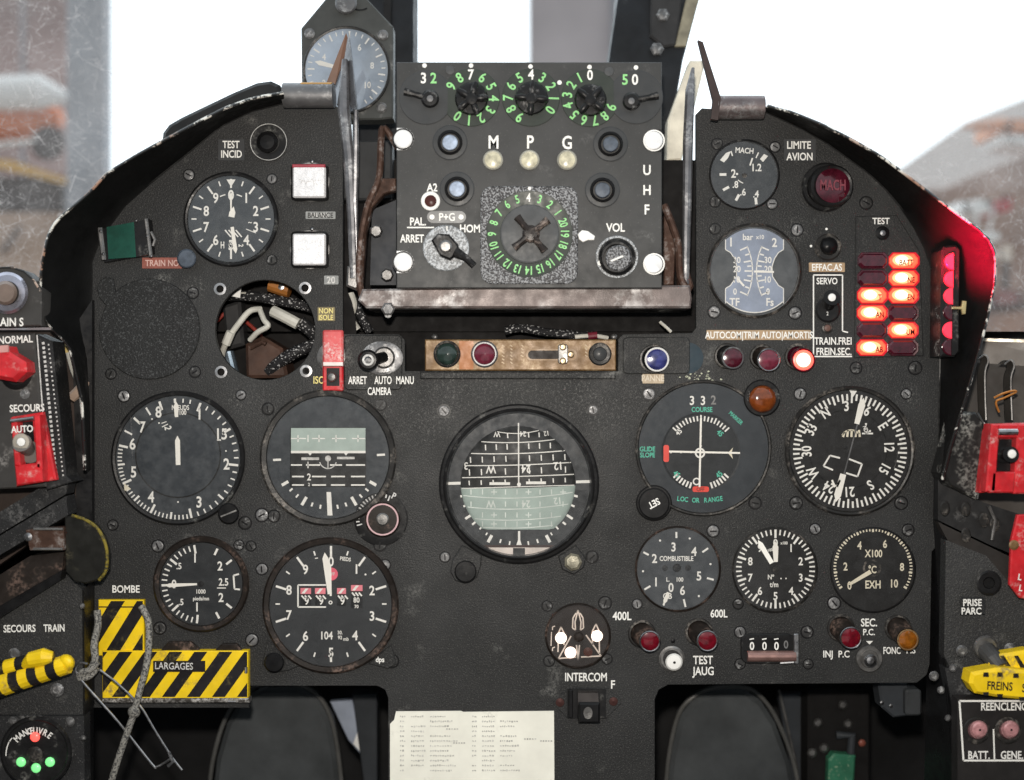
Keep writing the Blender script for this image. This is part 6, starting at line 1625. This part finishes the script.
# brown sill and rails of the left console
t = thing("console_rail", "dark slanting rail running below the red guarded switch, left edge", "rail", 30, 540, 40)
plate3(t, "upper_beam", [(-60, 548, 10), (46, 484, 0), (68, 482, 0), (66, 494, 0), (-60, 570, 10)], 18, PANEL_EDGE)
plate3(t, "middle_beam", [(-60, 572, 14), (66, 496, 4), (68, 515, 4), (-60, 590, 14)], 20, PANEL_EDGE)
plate3(t, "lower_beam", [(-60, 612, 20), (30, 556, 12), (64, 552, 12), (62, 570, 12), (-60, 640, 20)], 26, BEZ_BR)
plate3(t, "tie_bar", [(-60, 640, 20), (62, 570, 10), (60, 580, 10), (-60, 655, 20)], 12, BLACK)
plate3(t, "strap", [(26, 530, 24), (64, 527, 24), (64, 550, 24), (30, 550, 24)], 12, RUSTY)
mb = MB(t); mb.lathe(28, 537, [(4.5, 24), (4, 27), (.1, 28)], 14, cap=False); mb.build("screw", STEEL)
for y in (529, 549):
    mb = MB(t); mb.tube([(34, y, 25), (63, y, 25)], 1.4, 8); mb.build("edge_bead", STEEL_D)
t = thing("console_sill", "brown worn floor of the left console behind the lever plate", "sill", 10, 440, 10)
plate3(t, "sheet", [(-80, 330, -10), (80, 330, -20), (92, 500, -20), (-80, 620, -10)], 10, M("brown_sill", (.055, .04, .034), .6, var=.4, vscale=18, bump=.2))
plate3(t, "dark_web", [(72, 330, 6), (92, 300, 2), (92, 706, 2), (76, 600, 2), (76, 480, 6)], 6, BLACK)
wire("pale cable lug behind the left shroud, beside the blanking plate", [(70, 352, 12), (74, 368, 10), (78, 378, 8)], 4.2, CABLE, "cable_lug", 0)
wire("tan cable lug poking out under the left shroud", [(72, 398, 14), (80, 390, 14), (86, 382, 10)], 5.5, M("tan_lug", (.30, .22, .17), .5), "cable_lug", 0)
t = thing("tag", "yellow brass tag under the lower tip of the left shroud", "tag", 66, 348, 10)
mb = MB(t); mb.prism([(62, 342), (72, 352), (64, 354)], 0, 2, .3); mb.build("leaf", M("brass_tag", (.5, .38, .15), .45))
mb = MB(t); mb.tube([(63, 348, 0), (60, 368, -4)], 2, 8); mb.build("strap", M("tag_strap", (.3, .12, .03), .5))
# paddle
t = thing("paddle_handle", "black rounded paddle handle with a worn yellow edge, lower left of the panel", "handle", 85, 550, 60)
pp = [(64, 517), (72, 515.5), (84, 519), (96, 527), (103, 538), (107, 552), (106, 570), (99, 580), (86, 584), (74, 582), (65, 572)]
mb = MB(t); mb.prism(pp, -9, 0, 1.6); mb.build("paddle", M("paddle_black", (.02, .02, .018), .4, var=.3, wear=(.1, .09, .06), wear_t=.66))
mb = MB(t); mb.tube(smooth_path([(p[0], p[1], -1) for p in pp[1:8]], 4), [1.5] * 25, 8); mb.build("yellow_edge", M("worn_yellow_edge", (.20, .155, .012), .5, wear=(.015, .015, .012), wear_t=.42, wscale=90, wfine=300))
mb = MB(t); mb.tube([(70, 545, -6), (58, 540, -10), (48, 538, -14)], 6, 10); mb.build("shaft", STEEL_D)
# lower left console
t = thing("left_console", "black crackle lower left console wall reading SECOURS TRAIN", "console", 40, 670, 40)
plate3(t, "upper_panel", [(-80, 640, 6), (10, 590, 0), (62, 566, -4), (82, 590, -8), (83, 715, -8), (-80, 715, 6)], 12, P)
plate3(t, "lower_panel", [(-80, 716, 10), (84, 716, -4), (85, 830, -4), (-80, 830, 10)], 14, PANEL_EDGE)
plate3(t, "side_wall", [(84, 590, -8), (92, 580, -30), (92, 830, -30), (86, 830, -6)], 4, BLACK)
for x, y, r_ in ((14, 654, 6), (57, 690, 7), (12, 721, 4.5), (70, 722, 5), (82, 606, 3), (83, 738, 3)):
    mb = MB(t); mb.lathe(x, y, [(r_, -2), (r_, 2), (r_ * .6, 4), (.1, 4.2)], 16, cap=False); mb.build("screw", SCREW)
letter("SECOURS", 19.5, 628.5, 7, W, .74, -1, t, 4); letter("TRAIN", 54, 628, 7, W, .72, -1, t, 2)
t = thing("emergency_handle", "yellow and black banded double handle under the SECOURS TRAIN lettering", "handle", 30, 672, 66)
def banded(mb, x0, y0, x1, y1, r0, r1, n, ph):
    for i in range(n):
        a, b = i / n, (i + 1) / n
        mb.m = (i + ph) % 2
        rr = [r0 + (r1 - r0) * a, r0 + (r1 - r0) * b]
        mb.tube([(x0 + (x1 - x0) * a, y0 + (y1 - y0) * a, 0), (x0 + (x1 - x0) * b, y0 + (y1 - y0) * b, 0)], rr, 14, caps=i in (0, n - 1))
mb = MB(t); banded(mb, -50, 700, 68, 664, 13, 9, 13, 0); mb.m = 0
mb.ball(66, 663, 0, 9, 14); mb.build("grip", [YEL, STR])
mb = MB(t); banded(mb, -50, 682, 52, 656, 8, 7, 9, 1); mb.build("lever", [YEL, STR])
mb = MB(t); mb.tube([(24, 665, 3), (32, 660, 4), (44, 657, 4), (53, 657, 2)], [4, 8, 8.5, 5], 14); mb.build("clamp", YEL)
t = thing("gear_light_dial", "round black MANOEUVRE dial with one red and green lit lamps, bottom left corner", "indicator dial", 38, 748, 56)
mb = MB(t); mb.lathe(36, 752, [(36, -12), (36, 0), (34, 2.4), (32, 2.4), (31, 1)], 48); mb.build("bezel", BEZ)
for x, y, m in ((35, 737, LITR2), (21, 762, LITG), (50, 762, LITG), (36, 768, LITG)):
    mb = MB(t); mb.lathe(x, y, [(4.9, 1), (4.7, 3), (3.2, 4.4), (.1, 4.8)], 22, cap=False); mb.build("lit_lamp", m, angle=70)
mb = MB(t); mb.lathe(34.5, 754.5, [(8, 1), (8, 5), (5, 7), (.1, 7)], 22, cap=False); mb.build("knob", BEZ_W)
for i, ch in enumerate("MANŒUVRE"):
    a = -48 + i * 12.2
    mb = MB(t); mb.text(ch, 35 + 24.5 * math.sin(R(a)), 755 - 24.5 * math.cos(R(a)), 6.2, 1.6, a, .76); mb.build("lettering", W)
mb = MB(t); mb.arc(35, 755, 29, -92, -62, 1, 1.6); mb.line(9, 742, 12, 738, 1, 1.6); mb.build("dial_markings", W)
# ------------------------------------------------------------------ right console
t = thing("right_sill", "brown grey sill and side panel along the canopy edge, far right", "sill", 1000, 370, 0)
SILL = M("sill_brown", (.13, .11, .095), .5, var=.3, vscale=14, wear=(.4, .38, .35), wear_t=.64, wscale=12, bump=.1)
plate3(t, "ledge", [(975, 339, -70), (1110, 343, -20), (1110, 372, -20), (968, 362, -70)], 8, SILL)
plate3(t, "inner_face", [(968, 362, -70), (1110, 372, -20), (1110, 520, -20), (940, 520, -60)], 8, M("inner_brown", (.075, .065, .058), .6, var=.35, vscale=15))
plate3(t, "edge_bead", [(976, 338, -66), (1110, 342, -16), (1110, 345, -16), (976, 341, -66)], 3, M("bead", (.4, .36, .3), .4, metal=.4))
for x, lab in ((986, "bent dark metal strap hook on the right sill, the one nearer the panel"), (1012, "bent dark metal strap hook on the right sill, at the far right")):
    t = thing("strap_hook", lab, "hook", x, 390, -20)
    k = x - 986
    mb = MB(t)
    q = smooth_path([(x - 9, 359 + k * .2, 8), (x - 3, 355 + k * .2, 12), (x, 361 + k * .2, 12), (x - 3, 372 + k * .2, 10), (x - 3, 395, 8), (x - 2, 420, 8)], 5)
    for a, b in zip(q, q[1:]): mb.slab([(a[0] - 5, a[1], a[2] - 6), (a[0] + 2, a[1], a[2]), (b[0] + 2, b[1] + .1, b[2]), (b[0] - 5, b[1] + .1, b[2] - 6)], 1.4)
    mb.build("strap", M("strap_dark", (.06, .055, .05), .4, metal=.4))
    mb = MB(t); mb.tube([(p[0] + 2, p[1], p[2]) for p in q], 1.0, 6); mb.build("edge", STEEL_D)
wire("thin orange copper wire twisted between the strap hooks", [(994, 398, 4), (1002, 394, 6), (1012, 391, 6), (1016, 392, 4), (1004, 398, 8), (996, 402, 8), (999, 412, 6)], 1.1, M("copper", (.62, .25, .06), .35, metal=.6), "copper_wire", 0)
t = thing("switch_box", "black worn box carrying the red guarded switch on the right console", "box", 965, 455, 46)
mb = MB(t); mb.prism([(960, 414), (976, 412), (986, 424), (984, 470), (977, 500), (950, 486), (944, 474)], -30, 0, 2); mb.build("case", M("box_worn", (.022, .022, .022), .4, wear=(.3, .3, .28), wear_t=.55, wscale=40))
mb = MB(t); mb.tube([(977, 413, 1), (984, 424, 1), (983, 470, 1), (977, 499, 1)], 1.2, 6); mb.build("chipped_edge", CHIP)
t = thing("guarded_switch", "red guarded switch with a white tip on the right console", "switch", 1003, 458, 52)
mb = MB(t); mb.prism([(988, 424), (1060, 422), (1060, 492), (980, 493)], -6, 4, 1.5); mb.build("guard_base", REDP)
mb = MB(t); mb.prism([(992, 424), (1000, 424), (996, 492), (986, 492)], 4, 16, 1.4); mb.prism([(1018, 424), (1060, 424), (1060, 494), (1014, 494)], 4, 14, 1.5); mb.prism([(992, 472), (1016, 472), (1014, 493), (990, 493)], 4, 16, 1.5); mb.prism([(998, 424), (1019, 424), (1018, 438), (997, 438)], 4, 14, 1.5); mb.build("guard_frame", REDP)
mb = MB(t); mb.tube([(998, 432, 16), (1017, 432, 16)], 3, 10); mb.build("hinge_pin", STEEL)
mb = MB(t); mb.poly([(999, 439), (1018, 439), (1015, 472), (996, 472)], 4.4); mb.build("slot", BLACK)
mb = MB(t); mb.lathe(1004, 455, [(8, 4), (8, 8), (.1, 9)], 20, cap=False); mb.tube([(1005, 455, 8), (1011, 454.5, 20)], [5, 7.5], 16); mb.build("toggle", BLACK)
mb = MB(t); mb.lathe(1012, 454, [(4.6, 20), (4, 22.5), (.1, 23)], 18, cap=False); mb.build("tip", WHITEB)
t = thing("slotted_rail", "dark slotted rail below the switch box on the right console", "rail", 980, 530, 34)
plate3(t, "rail_upper", [(938, 470, -10), (950, 487, -4), (985, 503, 2), (1100, 540, 16), (1100, 590, 16), (990, 545, 2), (938, 520, -10)], 10, M("rail_black", (.022, .022, .023), .4, wear=(.2, .2, .2), wear_t=.66))
plate3(t, "rail_lower", [(938, 522, -6), (990, 547, 6), (1100, 600, 20), (1100, 650, 20), (1010, 586, 8), (950, 545, -4)], 10, M("rail_brown", (.03, .026, .024), .5))
for x, y in ((966, 509), (984, 520), (945, 508), (995, 524), (966, 535)):
    mb = MB(t); mb.lathe(x, y, [(5, 3), (5, 5), (3.6, 6), (.1, 6)], 20, cap=False, sq=1.5); mb.build("slot_stud", BEZ_W)
mb = MB(t); mb.tube([(989, 506, 5), (995, 520, 5), (992, 540, 5)], 1.8, 8); mb.build("edge_bead", STEEL_D)
t = thing("red_tag_plate", "red plate with faint white lettering at the far right edge", "warning plate", 1020, 556, 66)
mb = MB(t); mb.prism([(1018, 515), (1080, 510), (1080, 610), (1020, 598), (1010, 585), (1012, 540)], -4, 0, 1.2); mb.build("plate", REDP)
for i, y in enumerate((577, 588)):
    mb = MB(t); mb.text("L", 1020 + i, y, 6, .5, 10); mb.build("lettering", W)
mb = MB(t); mb.lathe(1014, 545, [(5, 0), (5, 2), (3, 3), (.1, 3)], 16, cap=False); mb.build("screw", BRASS)
t = thing("right_console", "black crackle right console wall with screws and a dark socket", "console", 990, 640, 36)
plate3(t, "upper_panel", [(946, 540, -4), (1100, 600, 20), (1100, 668, 20), (950, 668, 0), (944, 655, -4)], 12, P)
plate3(t, "lower_panel", [(945, 668, -2), (1100, 668, 20), (1100, 830, 20), (960, 830, 0), (955, 720, -2)], 14, PANEL_EDGE)
plate3(t, "side_wall", [(932, 480, -40), (946, 540, -6), (944, 655, -6), (955, 720, -4), (960, 830, -2), (925, 830, -60), (930, 690, -60)], 4, BLACK)
for x, y, r_ in ((962, 651, 6), (1010, 649, 6), (941, 690, 4), (934, 676, 5), (948, 718, 3.4), (953, 668, 4)):
    mb = MB(t); mb.lathe(x, y, [(r_, 2), (r_, 7), (r_ * .6, 9), (.1, 9)], 16, cap=False); mb.build("screw", SCREW)
mb = MB(t); mb.lathe(989, 583, [(12.5, 4), (12.5, 9), (10.5, 10), (6, 10), (5, 5), (.1, 5)], 30, cap=False); mb.build("socket", BEZ)
t = thing("parking_brake_handle", "yellow handle with black stripes reading FREINS on the right console", "handle", 998, 680, 70)
mb = MB(t); mb.prism([(972, 673), (1000, 668), (1070, 676), (1070, 704), (1000, 698), (976, 694), (970, 684)], -12, 6, 3)
mb.m = 1
for x, y in ((986, 677), (1000, 677), (1016, 678)): mb.poly([(x - 3, y), (x + 3, y), (x + 2.5, y - 4.6), (x - 2.5, y - 4.6)], 6.3)
for x, y in ((986, 692), (1000, 694), (1022, 697)): mb.poly([(x - 3, y), (x + 3, y), (x + 2.5, y + 3.5), (x - 2.5, y + 3.2)], 6.3)
mb.build("grip", [YEL, STR])
mb = MB(t); body = [(990, 664), (1000, 655), (1030, 650), (1070, 664), (1070, 682), (996, 676)]
mb.prism(body, -20, -6, 3); mb.m = 1
for x in (1000, 1014, 1030): mb.poly([(x, 656), (x + 4, 655.5), (x + 16, 674), (x + 10, 674)], -5.7)
mb.build("lever", [YEL, STR])
mb = MB(t); mb.tube([(986, 650, -26), (994, 660, -14), (1000, 668, -8)], [9, 9, 8], 16); mb.build("shaft", M("shaft_grey", (.10, .10, .10), .4, metal=.3))
mb = MB(t); mb.lathe(986, 648, [(13, -30), (13, -26), (11, -24), (.1, -24)], 32, cap=False); mb.build("collar", STEEL_D)
mb = MB(t); mb.text("FREINS", 1000, 686, 8, 6.6, 3, .72); mb.text("S", 1024, 688, 8, 6.6, 3, .72); mb.build("lettering", STR)
t = thing("reset_button_panel", "small panel with two pinkish buttons BATT. and GENE. in a white border, bottom right corner", "button panel", 990, 730, 62)
mb = MB(t); mb.prism(rrect(958, 699, 1090, 800), -14, 0, 1); mb.build("plate", M("reset_plate", (.032, .03, .03), .45))
mb = MB(t); mb.pline([(1090, 701), (959.5, 701), (963.5, 760.5), (1090, 760.5)], 1.8, .5); mb.line(993.5, 729, 994.5, 760, 1.5, .5); mb.build("border_line", W)
for x in (980, 1011.5):
    mb = MB(t); mb.lathe(x - 3.5, 730.5, [(13.5, 0), (13.5, 2), (12, 3), (9, 3)], 32, cap=False); mb.build("collar", BEZ_W)
    mb = MB(t); mb.lathe(x - 3, 730, [(9.5, 1), (9, 8), (7, 11)], 28, cap=False, tip=(x - .5, 729.5, 11)); mb.lathe(x - .5, 729.5, [(7.6, 9), (7.4, 12), (5.5, 13), (.1, 13.2)], 26, cap=False); o = mb.build("push_button", PINKB)
    mb = MB(t); mb.disc(x, 730, 1.2, 13.5, 10); mb.build("pin", BLACK, o)
letter("REENCLENCH.", 1008, 706.5, 7.5, W, .76, 0, t, .6); letter("BATT.", 979, 755, 7.5, W, .76, 0, t, .6); letter("GENE.", 1012, 755, 7.5, W, .76, 0, t, .6)
